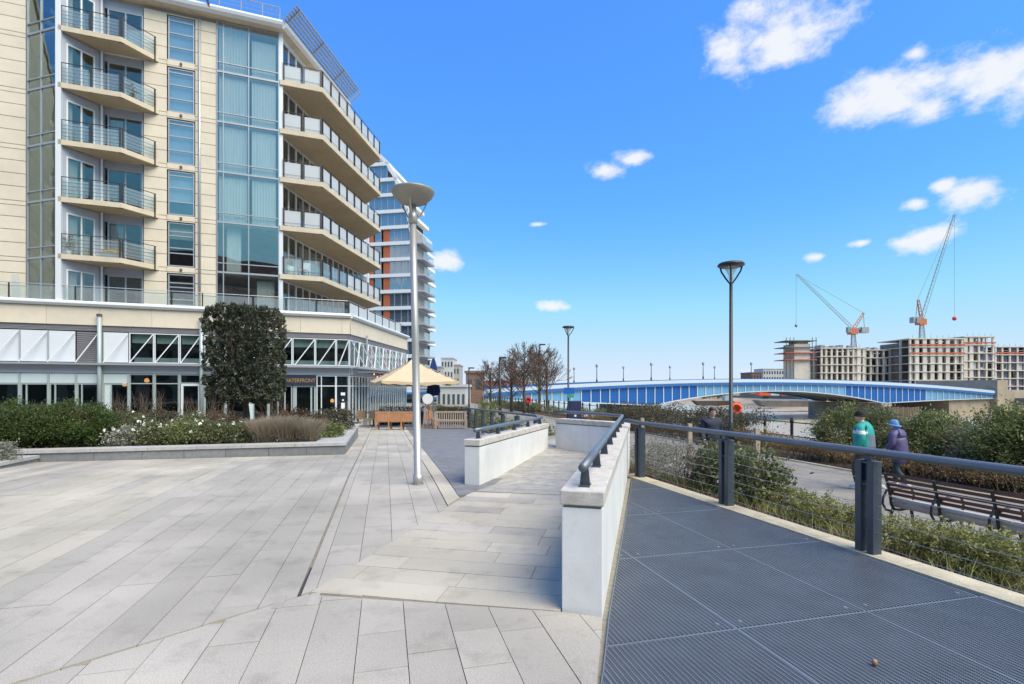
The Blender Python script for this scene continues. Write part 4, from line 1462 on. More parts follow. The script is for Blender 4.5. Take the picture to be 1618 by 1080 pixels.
# ground floor glazing
gbay = [(-150, -90, 'n'), (-90, -30, 'n'), (-30, 30, 'd'), (30, 76, 'n'), (76, 120, 'n'), (120, 156, 'n'), (162, 203, 'd'), (203, 243, 'c'), (243, 283, 'c'), (283, 317, 'r'),
        (322, 356, 'c'), (356, 390, 'c'), (390, 424, 'd'), (424, 440, 'c')]
for xa, xb, kind in gbay:
    a, b = sof(xa, 0) + .02, sof(xb, 0) - .02; zt = 2.40; zm = 1.86
    if kind in 'nd':
        bpart('panel', F.box(MB(), a, b, -.14, -.08, zm + .02, zt), 'pale_panel')
        window(F, a, b, BZ, zm, -.06, (.22,) if kind == 'n' else (.3,), (), 'glass_shop', 'green_grey', w=.06)
        if kind == 'd': bpart('panel', F.box(MB(), a + .05, a + (b - a) * .3, -.13, -.08, BZ, zm - .05), 'pale_panel')
    elif kind == 'c':
        window(F, a, b, BZ, zt, -.06, (), ((zm - BZ) / (zt - BZ),), 'glass_shop', 'green_grey', w=.06)
    else:
        window(F, a, b, zm, zt, -.06, (), (), 'glass_shop', 'green_grey', w=.06)
        window(F, a + .05, b, BZ, zm - .01, -.06, (), (.12,), 'glass_shop', 'alu_white', w=.12, name='door')
    bpart('mullion', F.box(MB(), a - .05, a + .015, -.12, .0, BZ, zt), 'green_grey')
# the entrance under the sign, then dark panes to the corner
sg0, sg1 = sof(437, 0), sof(500, 0)
bpart('sign_board', F.box(MB(), sg0, sg1, -.14, .05, 1.78, 2.40), 'sign_navy')
window(F, sof(438, 0), sof(462, 0), BZ, 1.77, -.06, (.5,), (), 'glass_shop', 'alu', w=.08, name='door')
window(F, sof(463, 0), sof(499, 0), BZ, 1.77, -.06, (.12, .8), (), 'glass_shop', 'green_grey', w=.1, name='door')
window(F, sof(500, 0), sof(531, 0), BZ, 2.40, -.06, (.25,), (.78,), 'glass_shop', 'alu_white', w=.06)
dk = window(F, sof(531, 0), sof(551, 0), BZ, 2.40, -.06, (), (.78,), 'glass_shop', 'alu_white', w=.05)
for z0, z1, w in ((1.15, 1.33, .13), (.3, .68, .11), (.8, .9, .05)):
    sm = sof(542, 0)
    bpart('notice', F.box(MB(), sm - w, sm + w, -.05, -.045, z0, z1), 'paper')
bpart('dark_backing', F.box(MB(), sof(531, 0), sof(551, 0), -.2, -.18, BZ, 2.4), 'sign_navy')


def text_mesh(txt, size, depth, name, m, fr, s, n, z, parent, fit=None):
    cu = bpy.data.curves.new(name, 'FONT'); cu.body = txt; cu.size = size; cu.extrude = depth; cu.align_x = 'LEFT'
    o = bpy.data.objects.new(name + '_tmp', cu); COL.objects.link(o)
    dg = bpy.context.evaluated_depsgraph_get(); dg.update()
    me = bpy.data.meshes.new_from_object(o.evaluated_get(dg))
    bpy.data.objects.remove(o)
    xs = [v.co.x for v in me.vertices]; wdt = max(xs) - min(xs); k = (fit / wdt) if fit else 1
    w = world_loc(parent)
    for v in me.vertices:
        x, y, zz = v.co; p = fr.p(s + (x - min(xs)) * k, n + zz, z + y); v.co = (p[0] - w.x, p[1] - w.y, p[2] - w.z)
    me.materials.clear(); me.materials.append(M(m)); me.name = name
    return obj(name, me, parent)


st0, st1 = sof(447.2, .06), sof(498.5, .06)
text_mesh('WATERFRONT', .34, .012, 'sign_lettering', 'gold', F, st0, .065, 1.96, apt, st1 - st0)
# river side of the podium
n = 8
for k in range(n):
    a, b = .15 + (PLEN - .2) * k / n, .15 + (PLEN - .2) * (k + 1) / n - .01
    window(PF, a, b, Z0, Z1, -.06, (.5,), (), 'glass_shop', 'alu_white', w=.05)
    window(PF, a, b, BZ, 2.40, -.06, (.33, .66), (.78,), 'glass_shop', 'alu_white', w=.06)
    bpart('brace', MB().bar(PF.p(a + .05, .36, Z0), PF.p(b - .05, .02, Z1 - .05), .045, .045), 'alu_white')
    bpart('brace', MB().bar(PF.p(b - .05, .36, Z0), PF.p(a + .05, .02, Z1 - .05), .045, .045), 'alu_white')
bpart('downpipe', MB().tube(PF.p(2.6, .16, 2.97), PF.p(2.6, .16, 5.2), .07, n=8), 'alu')
bpart('awning_frame', PF.box(MB(), .2, PLEN, .43, 1.5, 2.58, 2.66), 'louvre')
# terrace guard rail: front, then the river side
fr_posts = [sof(x, -.1) for x in (-120, -50, 14, 119, 168, 271, 320, 400, 452, 500, 546)]
tr = bpart('terrace_railing', MB().pipe([F.p(S_L + 12, -.1, 7.12), F.p(-.12, -.1, 7.12)], .02, 6), 'alu')
for s0, s1 in zip(fr_posts, fr_posts[1:]):
    MB().bar(F.p(s0, -.1, CRN - .1), F.p(s0, -.1, 7.1), .06, .04).build('post', 'dark_metal', tr)
    F.box(MB(), s0 + .06, s1 - .06, -.115, -.1, CRN + .06, 7.02).build('glass_panel', 'glass_rail', tr)
for s in (sof(546, -.1), ): MB().bar(F.p(s, -.1, CRN - .1), F.p(s, -.1, 7.1), .06, .04).build('post', 'dark_metal', tr)
MB().pipe([PF.p(.05, -.1, 7.12), PF.p(PLEN - .3, -.1, 7.12)], .02, 6).build('top_rail', 'alu', tr)
for k in range(8):
    s0 = .1 + k * 1.65
    MB().bar(PF.p(s0, -.1, CRN - .1), PF.p(s0, -.1, 7.1), .05, .06).build('post', 'dark_metal', tr)
    if k < 7: PF.box(MB(), s0 + .07, s0 + 1.58, -.115, -.1, CRN + .05, 7.02).build('glass_panel', 'glass_frost', tr)
F.box(MB(), sof(17, -.9), sof(30, -.9), -.95, -.93, CRN, 7.7).build('privacy_screen', 'glass_rail', tr)

# warm pendant lamps in the restaurant windows
for x, y, lab in ((197, 607, 'orange pendant lamp glowing in the restaurant window left of the clipped tree'), (232, 601, 'small warm pendant bulb glowing in the restaurant window beside the orange lamp'), (525, 633, 'warm table lamp glowing behind the glass right of the entrance sign')):
    s = sof(x, -.6); p = F.p(s, -.6, 0); z = EYE - (y - HOR) / FPX * p[1]
    r = thing('pendant_lamp', lab, 'lamp', (p[0], p[1], z - .1), 'lamps in the restaurant')
    MB().lathe([(.02, .14), (.09, .10), (.13, 0), (.10, -.08), (.03, -.11), (0, -.11)], (p[0], p[1], z), 12).build('shade', 'lamp_on', r, True)
    MB().tube((p[0], p[1], z + .2), (p[0], p[1], 2.5), .008, n=5).build('cord', 'black_metal', r)

# things left on the balconies
def potted(label, at, z, h, leafm, group, pot_m='alu_white'):
    x, y = at
    r = thing('potted_plant', label, 'plant', (x, y, z), group)
    MB().lathe([(.0, 0), (.11, 0), (.15, .28), (.13, .28), (.12, .24), (0, .24)], (x, y, z), 12).build('pot', pot_m, r, True)
    P, o = clump_points(160, (x, y, z + .28 + h * .5), (.22, .22, h * .5), 14, .3)
    nchild('foliage', *leaf_quads(P, .16, .4, o), leafm, r)


potted('green pot plant at the left end of the lowest front balcony', F.xy(sof(108, -.3), -.3), LV[1], .75, 'leaf_mid', 'plants on the balconies')
potted('bushy pot plant at the angled rail of the second balcony from the top', F.xy(sof(208, -.5), -.5), LV[4], .5, 'leaf_dark', 'plants on the balconies', 'dark_metal')
x, y = F.xy(sof(176, -.5), -.5)
r = thing('flower_trough', 'trough of yellow flowers on the lowest front balcony', 'flowers', (x, y, LV[1]))
F.box(MB(), sof(160, -.5), sof(194, -.5), -.65, -.4, LV[1], LV[1] + .35).build('trough', 'alu_panel', r)
P = np.array([F.p(RND.uniform(sof(161, -.5), sof(193, -.5)), RND.uniform(-.64, -.4), LV[1] + .34 + RND.uniform(0, .18)) for _ in range(350)])
nchild('flowers', *leaf_quads(P, .1, .8), 'yellow', r)
x, y = F.xy(sof(459, UP - .2), UP - .2)
r = thing('planter_tub', 'pale blue tub on the lowest river balcony beside the corner', 'plant pot', (x, y, LV[1]))
MB().lathe([(0, 0), (.16, 0), (.24, .55), (.21, .55), (.19, .48), (0, .48)], (x, y, LV[1]), 14).build('tub', 'pale_panel', r, True)
P, o = clump_points(120, (x, y, LV[1] + .8), (.2, .2, .3), 10, .3); nchild('foliage', *leaf_quads(P, .12, .4, o), 'leaf_mid', r)
x, y = F.xy(sof(482, UP - .3), UP - .3)
r = thing('balcony_chair', 'white chair on the lowest river balcony behind clear glass', 'chair', (x, y, LV[1]))
MB().box(x - .25, x + .25, y - .25, y + .25, LV[1] + .40, LV[1] + .46).build('seat', 'alu_white', r)
MB().box(x - .25, x + .25, y + .2, y + .25, LV[1] + .46, LV[1] + .95).build('backrest', 'alu_white', r)
for a in (-.22, .22):
    for b_ in (-.22, .22): MB().tube((x + a, y + b_, LV[1]), (x + a, y + b_, LV[1] + .4), .02, n=6).build('leg', 'alu_white', r)

# ================================================================== the sail-shaped tower behind
ZT = 76.0
tower = thing('sail_tower', 'blue glass tower with curved sail edge, white floor bands and terracotta strips', 'building', ((560 - 809) / FPX * ZT, ZT, -.7))
XP = lambda x, Y: (x - 809) / FPX * Y
ZP = lambda y, Y: EYE - (y - HOR) / FPX * Y
edge = [(240, 592), (262, 612), (287, 625), (311, 635), (337, 643), (362, 648), (387, 652), (412, 654), (437, 655), (462, 655), (488, 655), (513, 655), (538, 655), (563, 655), (588, 655), (613, 655)]
FT = Frame((XP(480, ZT), ZT + 1.5), (XP(660, ZT), ZT - 1.5))
stw = lambda x: ((x - 809) / FPX * FT.o.y - FT.o.x) / (FT.d.x - (x - 809) / FPX * FT.d.y)
for i, ((y0, x0), (y1, x1)) in enumerate(zip(edge, edge[1:])):
    zt, zb_ = ZP(y0, ZT), ZP(y1, ZT)
    s_r0, s_r1, s_l = stw(x0), stw(x1), stw(500)
    MB().prism([FT.xy(s_l, -9), FT.xy(s_l, .25), FT.xy(s_r1 + .25, .25), FT.xy(s_r1 + .25, -9)][::1], zb_ - .28, zb_ + .22).build('floor_band', 'band_white', tower)
    h0, h1 = zb_ + .22, zt - .28
    FT.box(MB(), s_l, s_r0 - .6, -8.5, -.6, h0, h1).build('core', 'interior', tower)
    ts = [t for t in (stw(583), stw(606))] if i >= 5 else []
    s = s_l; w = 1.05
    bands = []
    if ts:
        for t, wd in zip(ts, (.7, .95)):
            FT.box(MB(), t, t + wd, -.3, .06, h0, h1).build('terracotta_panel', 'terracotta', tower)
    wf = MB(); panes = []
    while s < s_r0 - .3:
        e = min(s + w, s_r0 - .05)
        if not any(t - .05 < (s + e) / 2 < t + 1 for t in ts):
            panes.append((s, e))
        s = e
    f = FT.box(wf, s_l, s_r0 - .1, -.1, .0, h0, h0 + .06).build('window_band', 'alu', tower)
    for s, e in panes: FT.box(MB(), e - .04, e + .04, -.1, .03, h0 + .06, h1).build('mullion', 'alu', f)
    for s, e in panes:
        if e - s < .15: continue
        FT.box(MB(), s + .04, e - .04, -.06, -.04, h0, h1).build('pane', 'glass_far', f)
    # the white sail rib follows the edge
    MB().bar(FT.p(s_r0 + .05, .1, zt), FT.p(s_r1 + .15, .1, zb_), .5, .3, up=(FT.n.x, FT.n.y, 0)).build('sail_rib', 'band_white', tower)
    if y0 >= 362:
        bal = MB().prism([FT.xy(s_r1 + .3, -5), FT.xy(s_r1 + .3, .1), FT.xy(s_r1 + 1.5, -.2), FT.xy(s_r1 + 1.5, -5)], zb_ - .15, zb_ + .1).build('balcony', 'alu_panel', tower)
        MB().prism([FT.xy(s_r1 + 1.4, -4.9), FT.xy(s_r1 + 1.4, -.3), FT.xy(s_r1 + 1.45, -.3), FT.xy(s_r1 + 1.45, -4.9)], zb_ + .1, zb_ + 1.1).build('glass_panel', 'glass_rail', bal)
        FT.box(MB(), s_r1 - .2, s_r1 + .3, -5, -.5, h0, h1).build('side_wall', 'interior_light', tower)
MB().prism([FT.xy(stw(500), -9), FT.xy(stw(500), 0), FT.xy(stw(590), 0), FT.xy(stw(590), -9)], ZP(240, ZT), ZP(240, ZT) + .3).build('roof', 'band_white', tower)

# ================================================================== the road bridge
BR = Frame((26.9, 97.9), d=(.954, .30))                      # s=0 at the first pier, n towards the camera
zt_ = lambda s: 3.6 - .00053 * (s - 30) ** 2
def zb_br(s):
    if s < 0: return -.1 - 1.6 * max(0, 1 + s / 46) ** 1.6
    if s <= 61: return 1.05 - 2.8 * ((s - 30.5) / 30.5) ** 2
    return -.95 - .85 * (max(0, 99 - s) / 38) ** 1.6


SE0, SE1 = -46.0, 99.0
bridge = thing('road_bridge', 'long low three-span river bridge with blue and white girder panels', 'bridge', (26.9, 97.9, -5.5))


def ribbon(mb, s0, s1, n0, n1, zlo, zhi, step=2.0):
    k = max(1, int((s1 - s0) / step))
    for i in range(k):
        a, b = s0 + (s1 - s0) * i / k, s0 + (s1 - s0) * (i + 1) / k
        vs = [BR.p(a, n1, zlo(a)), BR.p(b, n1, zlo(b)), BR.p(b, n0, zlo(b)), BR.p(a, n0, zlo(a)),
              BR.p(a, n1, zhi(a)), BR.p(b, n1, zhi(b)), BR.p(b, n0, zhi(b)), BR.p(a, n0, zhi(a))]
        fs = [MB.BF[0], MB.BF[1], MB.BF[2], MB.BF[4]]
        if i == 0: fs = fs + [MB.BF[5]]
        if i == k - 1: fs = fs + [MB.BF[3]]
        mb.add(vs, fs)
    return mb


ribbon(MB(), SE0, SE1, -.5, -.16, zb_br, lambda s: zt_(s) - 1.25).build('girder', 'bridge_white', bridge)
ribbon(MB(), SE0, SE1, -17.5, -17.1, zb_br, lambda s: zt_(s) - 1.1).build('girder', 'bridge_light', bridge)
for nn in (-4.5, -8.8, -13):
    ribbon(MB(), SE0, SE1, nn - .3, nn, zb_br, lambda s: zt_(s) - 1.4).build('girder', 'bridge_deck', bridge)
ribbon(MB(), SE0 - 20, SE1 + 20, -17.9, .3, lambda s: zt_(s) - 1.28, lambda s: zt_(s) - .98).build('deck', 'bridge_deck', bridge)
ribbon(MB(), SE0 - 20, SE1 + 1, .305, .42, lambda s: zt_(s) - 1.27, lambda s: zt_(s) - .76).build('fascia', 'bridge_rail', bridge)
ribbon(MB(), SE0 - 20, SE1 + 1, .05, .38, lambda s: zt_(s) - .755, lambda s: zt_(s) - .12).build('parapet', 'bridge_white', bridge)
ribbon(MB(), SE0 - 20, SE1 + 1, .02, .36, lambda s: zt_(s) - .118, lambda s: zt_(s)).build('parapet_rail', 'bridge_rail', bridge)
ribbon(MB(), SE0 - 20, SE1 + 1, -17.9, -17.6, lambda s: zt_(s) - .975, lambda s: zt_(s) + .05).build('parapet', 'bridge_rail', bridge)
ribbon(MB(), SE0, SE1, -.6, .12, lambda s: zb_br(s) - .14, lambda s: zb_br(s) + .04).build('flange', 'bridge_white', bridge)
PW = 1.95; s = SE0
while s < SE1 - .5:
    e = s + PW; c = (s + e) / 2
    dark = -14 < c < 10.5 or 50 < c < 75
    m = MB()
    a, b = s + .11, e - .11
    vs = [BR.p(a, -.02, zb_br(a) + .1), BR.p(b, -.02, zb_br(b) + .1), BR.p(b, -.15, zb_br(b) + .1), BR.p(a, -.15, zb_br(a) + .1)]
    vs += [BR.p(a, -.02, zt_(a) - 1.3), BR.p(b, -.02, zt_(b) - 1.3), BR.p(b, -.15, zt_(b) - 1.3), BR.p(a, -.15, zt_(a) - 1.3)]
    m.add(vs, MB.BF).build('girder_panel', 'bridge_dark' if dark else 'bridge_light', bridge)
    BR.box(MB(), s - .085, s + .085, -.155, .09, zb_br(s) + .05, zt_(s) - 1.29).build('stiffener', 'bridge_white', bridge)
    s = e
# piers, fenders, far abutment
for s in (0.0, 61.0):
    p = MB(); p.prism([BR.xy(s - 1.6, .9), BR.xy(s + 1.6, .9), BR.xy(s + 1.9, -9), BR.xy(s + 1.6, -18.5), BR.xy(s - 1.6, -18.5), BR.xy(s - 1.9, -9)], -7, zb_br(s) - .16)
    p.build('pier', 'pier_stone', bridge)
for s0, w, zt2 in ((55.5, 15, -2.75),):
    for k in range(int(w / .8)):
        BR.box(MB(), s0 + k * .8, s0 + k * .8 + .72, 1.2, 2.0, -7, zt2 + RND.uniform(-.12, .1)).build('fender_pile', 'timber_dark', bridge)
BR.box(MB(), 99.05, 103, -18.5, .8, -7, 3.7).build('abutment', 'pier_stone', bridge)
BR.box(MB(), 103.05, 125, -18.4, .5, -7, 1.1).build('approach_wall', 'pier_stone', bridge)
BR.box(MB(), 84, 99, -18.2, -.7, -7, -1.2).build('abutment_base', 'pier_stone', bridge)
BR.box(MB(), -60, SE0 - .02, -18.5, .6, -7, zt_(SE0) - 1.3).build('abutment', 'pier_stone', bridge)

# lamp columns on both parapets
lampnames = [('first', 907, 1), ('second', 943, 0), ('third', 985, 1), ('fourth', 1029, 0), ('fifth', 1058.5, 1), ('sixth', 1111, 0), ('seventh', 1129, 1), ('eighth', 1187, 0)]
for nm, x, farside in lampnames:
    n_ = -17.75 if farside else .17
    u = (x - 809) / FPX
    s = (u * (BR.o.y + n_ * BR.n.y) - BR.o.x - n_ * BR.n.x) / (BR.d.x - u * BR.d.y)
    px, py = BR.xy(s, n_); z = zt_(s)
    L_ = thing('bridge_lamp', f'{nm} lamp column from the left along the bridge parapet', 'street lamp', (px, py, z), 'lamp columns on the bridge')
    MB().lathe([(.16, 0), (.15, .5), (.085, .6), (.06, 2.7), (.05, 2.75)], (px, py, z), 8).build('column', 'black_metal', L_, True)
    MB().lathe([(.05, 2.75), (.2, 2.85), (.26, 3.25), (.1, 3.4), (.0, 3.5)], (px, py, z), 8).build('lantern', 'crane_steel', L_, True)

# ================================================================== building site across the river
def frame_block(label, x0, x1, ytop, Y, floors, cols, wrap=None, fill=.35, guard=False, seed=1, depth=16, roof=False):
    r = random.Random(seed)
    X0, X1 = XP(x0, Y), XP(x1, Y); zt = ZP(ytop, Y); h = 3.05; zb2 = zt - floors * h
    t = thing('concrete_frame', label, 'building', ((X0 + X1) / 2, Y, -.9), 'unfinished concrete blocks across the river')
    MB().box(X0 + .8, X1 - .8, Y + 5, Y + depth, -.9, zt - h * .4).build('core', 'concrete_dark', t)
    for i in range(floors + 3):
        z = zt - i * h
        if z < -1: break
        MB().box(X0 - .3, X1 + .3, Y - .3, Y + depth, z - .34, z).build('floor_slab', 'concrete', t)
    cw = (X1 - X0) / cols
    for c in range(cols + 1):
        w = .32 if r.random() < .7 else .7
        x = min(max(X0 + c * cw, X0 + w), X1 - w)
        MB().box(x - w, x + w, Y - .05, Y + .5, -.9, zt - .35).build('column', 'concrete', t)
        if c % 2 == 0: MB().box(x - .3, x + .3, Y + 4.4, Y + 4.95, -.9, zt - .35).build('column', 'concrete', t)
    for i in range(1, floors + 2):
        z = zt - i * h
        for c in range(cols):
            q = r.random()
            xa, xb = X0 + c * cw + .75, X0 + (c + 1) * cw - .75
            if z < -1 or xb - xa < .5: continue
            if wrap and q < .7:
                MB().box(xa - .2, xb + .2, Y + .55, Y + .75, z + .05, z + h - .4).build('wall_panel', wrap if r.random() < .6 else 'far_pale', t)
            elif q < fill:
                MB().box(xa, xb, Y + .8, Y + 1.0, z + .02, z + h - .5).build('wall_panel', r.choice(('concrete', 'far_grey', 'concrete')), t)
            elif q < fill + .25:
                MB().box(xa, xb, Y + 1.6, Y + 1.8, z + .02, z + h - .5).build('wall_panel', 'concrete_dark', t)
            if wrap and q < .7 and r.random() < .8:
                xm = (xa + xb) / 2; MB().box(xm - .55, xm + .55, Y + .48, Y + .54, z + .6, z + 2.3).build('window', 'far_window', t)
    if guard:
        for i in (1, 2)[:guard]:
            z = zt - i * h
            MB().box(X0 - .3, X1 + .3, Y - .42, Y - .34, z + .35, z + .85).build('guard_net', 'guard_red', t)
    if roof:
        for k in range(7):
            x = r.uniform(X0 + .5, X1 - 1); MB().box(x, x + r.uniform(.4, 1.6), Y + r.uniform(0, 5), Y + 6, zt, zt + r.uniform(.4, 1.3)).build('roof_plant', 'far_grey', t)
    for k in range(int((X1 - X0) / 2.2)):
        x = X0 + 1.1 + k * 2.2; MB().tube((x, Y - .2, zt), (x, Y - .2, zt + 1.1), .06, n=4).build('edge_post', 'crane_steel', t)
    return t


frame_block('unfinished concrete block of narrow bays just right of the lone core tower', 1297, 1366, 549, 188, 6, 8, None, .45, 0, 3, roof=True)
frame_block('lower unfinished concrete block between the two cranes', 1366, 1437, 552, 196, 6, 7, None, .35, 0, 4, roof=True)
frame_block('tallest unfinished concrete block under the right crane with red guard nets', 1437, 1522, 534, 186, 7, 7, None, .3, 2, 5)
frame_block('unfinished block with red netted top floor right of the tallest one', 1523, 1571, 531, 190, 7, 4, 'wrap_purple', .3, 1, 6)
frame_block('purple wrapped building at the right end of the building site', 1572, 1680, 547, 196, 6, 9, 'wrap_purple', .3, 1, 7)
frame_block('dark low frame between the core tower and the narrow-bay block', 1281, 1297, 573, 195, 4, 2, None, .1, 0, 8)
# lift core with scaffold
Yc = 184
ct = thing('core_tower', 'lone tall concrete lift core with scaffold platforms left of the building site', 'tower', (XP(1267, Yc), Yc, -.9))
MB().box(XP(1254, Yc), XP(1280, Yc), Yc, Yc + 7, -.9, ZP(543, Yc)).build('core', 'concrete', ct)
for y in (538, 548, 557, 568):
    MB().box(XP(1240, Yc), XP(1289, Yc), Yc - .8, Yc + 7.5, ZP(y, Yc) - .15, ZP(y, Yc) + .1).build('platform', 'guard_red' if y > 550 else 'concrete_dark', ct)
for x in (1241, 1247, 1253, 1282, 1288):
    MB().tube((XP(x, Yc), Yc - .6, ZP(600, Yc)), (XP(x, Yc), Yc - .6, ZP(533, Yc)), .12, n=5).build('scaffold_pole', 'bronze', ct)
MB().box(XP(1258, Yc), XP(1277, Yc), Yc, Yc + 5, ZP(543, Yc), ZP(537, Yc)).build('formwork', 'concrete_dark', ct)


def house_block(name, label, x0, x1, y0, Y, m, wins, rows, depth=10, group=None, roofm=None, base=-.9):
    X0, X1 = XP(x0, Y), XP(x1, Y); zt = ZP(y0, Y)
    t = thing(name, label, 'building', ((X0 + X1) / 2, Y, base), group)
    MB().box(X0, X1, Y, Y + depth, base, zt).build('wall', m, t)
    MB().box(X0 - .2, X1 + .2, Y - .2, Y + depth + .2, zt, zt + .35).build('roof', roofm or m, t)
    cw = (X1 - X0) / wins
    for r_ in range(rows):
        for c in range(wins):
            z = zt - 1.0 - r_ * 3.0
            if z - 1.6 < base: continue
            MB().box(X0 + cw * (c + .25), X0 + cw * (c + .75), Y - .06, Y + .1, z - 1.5, z).build('window', 'far_window', t)
    return t


house_block('apartment_block', 'distant white apartment block left of the core tower', 1206, 1243, 583, 260, 'far_pale', 9, 5)
house_block('apartment_block', 'distant small brick building beside the eighth bridge lamp', 1186, 1204, 589, 230, 'brick_red', 4, 3)
house_block('office_tower', 'distant pale tower behind the folded blue parasol', 697, 716, 566, 150, 'far_pale', 4, 8)
house_block('office_tower', 'distant stepped grey block right of the pale tower', 716, 726, 577, 152, 'far_grey', 2, 6)
house_block('apartment_block', 'distant grey low block left of the pale tower', 660, 697, 580, 145, 'far_grey', 7, 5)
house_block('brick_block', 'plain brown brick block by the near end of the bridge', 736, 762, 589, 78, 'brick_red', 2, 1, 6)
house_block('low_building', 'low white riverside building behind the terrace', 690, 736, 611, 70, 'far_pale', 6, 1, 8)
house_block('red_building', 'distant red roofed building behind the bare trees', 764, 830, 603, 160, 'far_red', 9, 2, 12)
house_block('apartment_block', 'distant pale row of flats behind the bare trees', 820, 850, 600, 240, 'far_pale', 6, 3)


# tower cranes
def lattice(mb, a, b, w, n, r=.07):
    a, b = Vector(a), Vector(b); d = (b - a).normalized(); x = d.cross(Vector((0, 1, 0))).normalized(); y = d.cross(x).normalized()
    off = [x * w / 2 + y * w / 2, -x * w / 2 + y * w / 2, -y * w / 2]
    for o in off: mb.tube(a + o, b + o * .6, r * 1.4, n=4)
    L = (b - a).length
    for k in range(n):
        t0, t1 = k / n, (k + 1) / n
        for i in range(3):
            o0, o1 = off[i], off[(i + 1) % 3]
            mb.tube(a + d * (L * t0) + o0 * (1 - .4 * t0), a + d * (L * t1) + o1 * (1 - .4 * t1), r * .8, n=3, cap=False)
    return mb


def crane(label, Y, mast_x, y_base, y_cab, jib, apex, cw):
    g = lambda q, dy=0: (XP(q[0], Y), Y + dy, ZP(q[1], Y))
    t = thing('tower_crane', label, 'crane', (XP(mast_x, Y), Y, ZP(y_base, Y)), 'tower cranes')
    lattice(MB(), g((mast_x, y_base)), g((mast_x, y_cab)), 2.0, 12, .1).build('mast', 'crane_steel', t)
    c = g((mast_x, y_cab))
    MB().box(c[0] - 1.3, c[0] + 1.3, Y - 1.2, Y + 1.2, c[2], c[2] + 2.2).build('slewing_platform', 'crane_red', t)
    MB().box(c[0] - 2.6, c[0] - 1.35, Y - 1.4, Y - .2, c[2] + .6, c[2] + 2.6).build('cab', 'crane_steel', t)
    top = (c[0], Y, c[2] + 2.0)
    lattice(MB(), top, g(jib), 1.1, 26, .05).build('jib', 'crane_steel', t)
    lattice(MB(), top, g(apex), 1.1, 6, .09).build('a_frame', 'crane_red', t)
    MB().bar(top, g(cw), 1.2, .6).build('counter_jib', 'crane_steel', t)
    q = g(cw); MB().box(q[0] - 1.6, q[0] + 1.0, Y - 1, Y + 1, q[2] - 1.6, q[2] + .5).build('counterweight', 'far_grey', t)
    j = Vector(g(jib)); a = Vector(g(apex)); MB().tube(a, j, .06, n=4).build('pendant_rope', 'crane_steel', t)
    MB().bar(a, g(cw), .15, .15).build('back_stay', 'crane_steel', t)
    return t, j


t, j = crane('left tower crane with long jib leaning left over the core tower', 190, 1347, 552, 528, (1258, 433), (1364, 494), (1366, 519))
MB().tube(j, (j.x, j.y, ZP(512, 190)), .05, n=4).build('hoist_rope', 'crane_steel', t)
MB().ell((j.x, j.y, ZP(514, 190)), (.5, .5, .7)).build('hook_block', 'crane_steel', t)
t, j = crane('right tower crane with steep jib pointing up to the clouds', 190, 1455, 540, 513, (1508, 338), (1450, 473), (1447, 503))
MB().tube(j, (j.x, j.y, ZP(500, 190)), .05, n=4).build('hoist_rope', 'crane_steel', t)
MB().ell((j.x, j.y, ZP(503, 190)), (.75, .6, .8)).build('hook_block', 'red', t)

# moored barges, sheds and scrub on the far shore
for nm, x0, x1, y, Y, h, mt in (('dark sheet-sided barge lying on the far foreshore under the bridge', 1200, 1300, 641, 150, 1.6, 'concrete_dark'), ('long brown barge moored on the far shore left of the lamp post', 1098, 1160, 639, 200, 1.5, 'timber_dark')):
    X0, X1 = XP(x0, Y), XP(x1, Y); z = ZP(y, Y)
    b = thing('moored_barge', nm, 'barge', ((X0 + X1) / 2, Y, z))
    MB().add([(X0, Y, z + h), (X1, Y, z + h), (X1, Y + 5, z + h), (X0, Y + 5, z + h), (X0 + 2, Y + .6, z - .3), (X1 - 1.5, Y + .6, z - .3), (X1 - 1.5, Y + 4.4, z - .3), (X0 + 2, Y + 4.4, z - .3)],
             [(0, 1, 2, 3), (7, 6, 5, 4), (0, 4, 5, 1), (1, 5, 6, 2), (2, 6, 7, 3), (3, 7, 4, 0)]).build('hull', mt, b)
    MB().box(X0 + .5, X1 - .5, Y + .4, Y + 4.6, z + h, z + h + .15).build('deck', 'far_grey', b)
    k = X0 + (X1 - X0) * .8
    MB().box(k, k + 3, Y + 1, Y + 4, z + h + .15, z + h + 2.0).build('wheelhouse', 'far_pale', b)
for i, (x, mt, cl) in enumerate(((1208, 'orange', 'orange'), (1226, 'far_pale', 'white'), (1240, 'orange', 'second orange'), (1160, 'kerb', 'tan'))):
    Y = 172; X = XP(x, Y); z = -.9
    b = thing('shipping_container', f'small {cl} container on the far bank seen under the bridge', 'container', (X, Y, z), 'containers on the far bank')
    MB().box(X - 1.8, X + 1.8, Y, Y + 2.4, z, z + 2.5).build('body', mt, b)
    for k in range(7): MB().box(X - 1.7 + k * .5, X - 1.5 + k * .5, Y - .06, Y, z + .15, z + 2.35).build('rib', mt, b)
V, Fc = [], []
P = []
for k in range(60):
    q = RND.uniform(-40, 330); p = RND.uniform(149, 157); c = PQ(p, q, -2.2); rr_ = RND.uniform(1.0, 2.6)
    a, o = clump_points(260, c, (rr_, rr_, rr_ * .8), 12, .3); P.append(a)
P = np.concatenate(P); sc_ = nchild('riverbank_scrub', *leaf_quads(P, .55, .6), 'leaf_mid', None); tag(sc_, 'green scrub growing along the far river bank', 'scrub', kind='stuff')

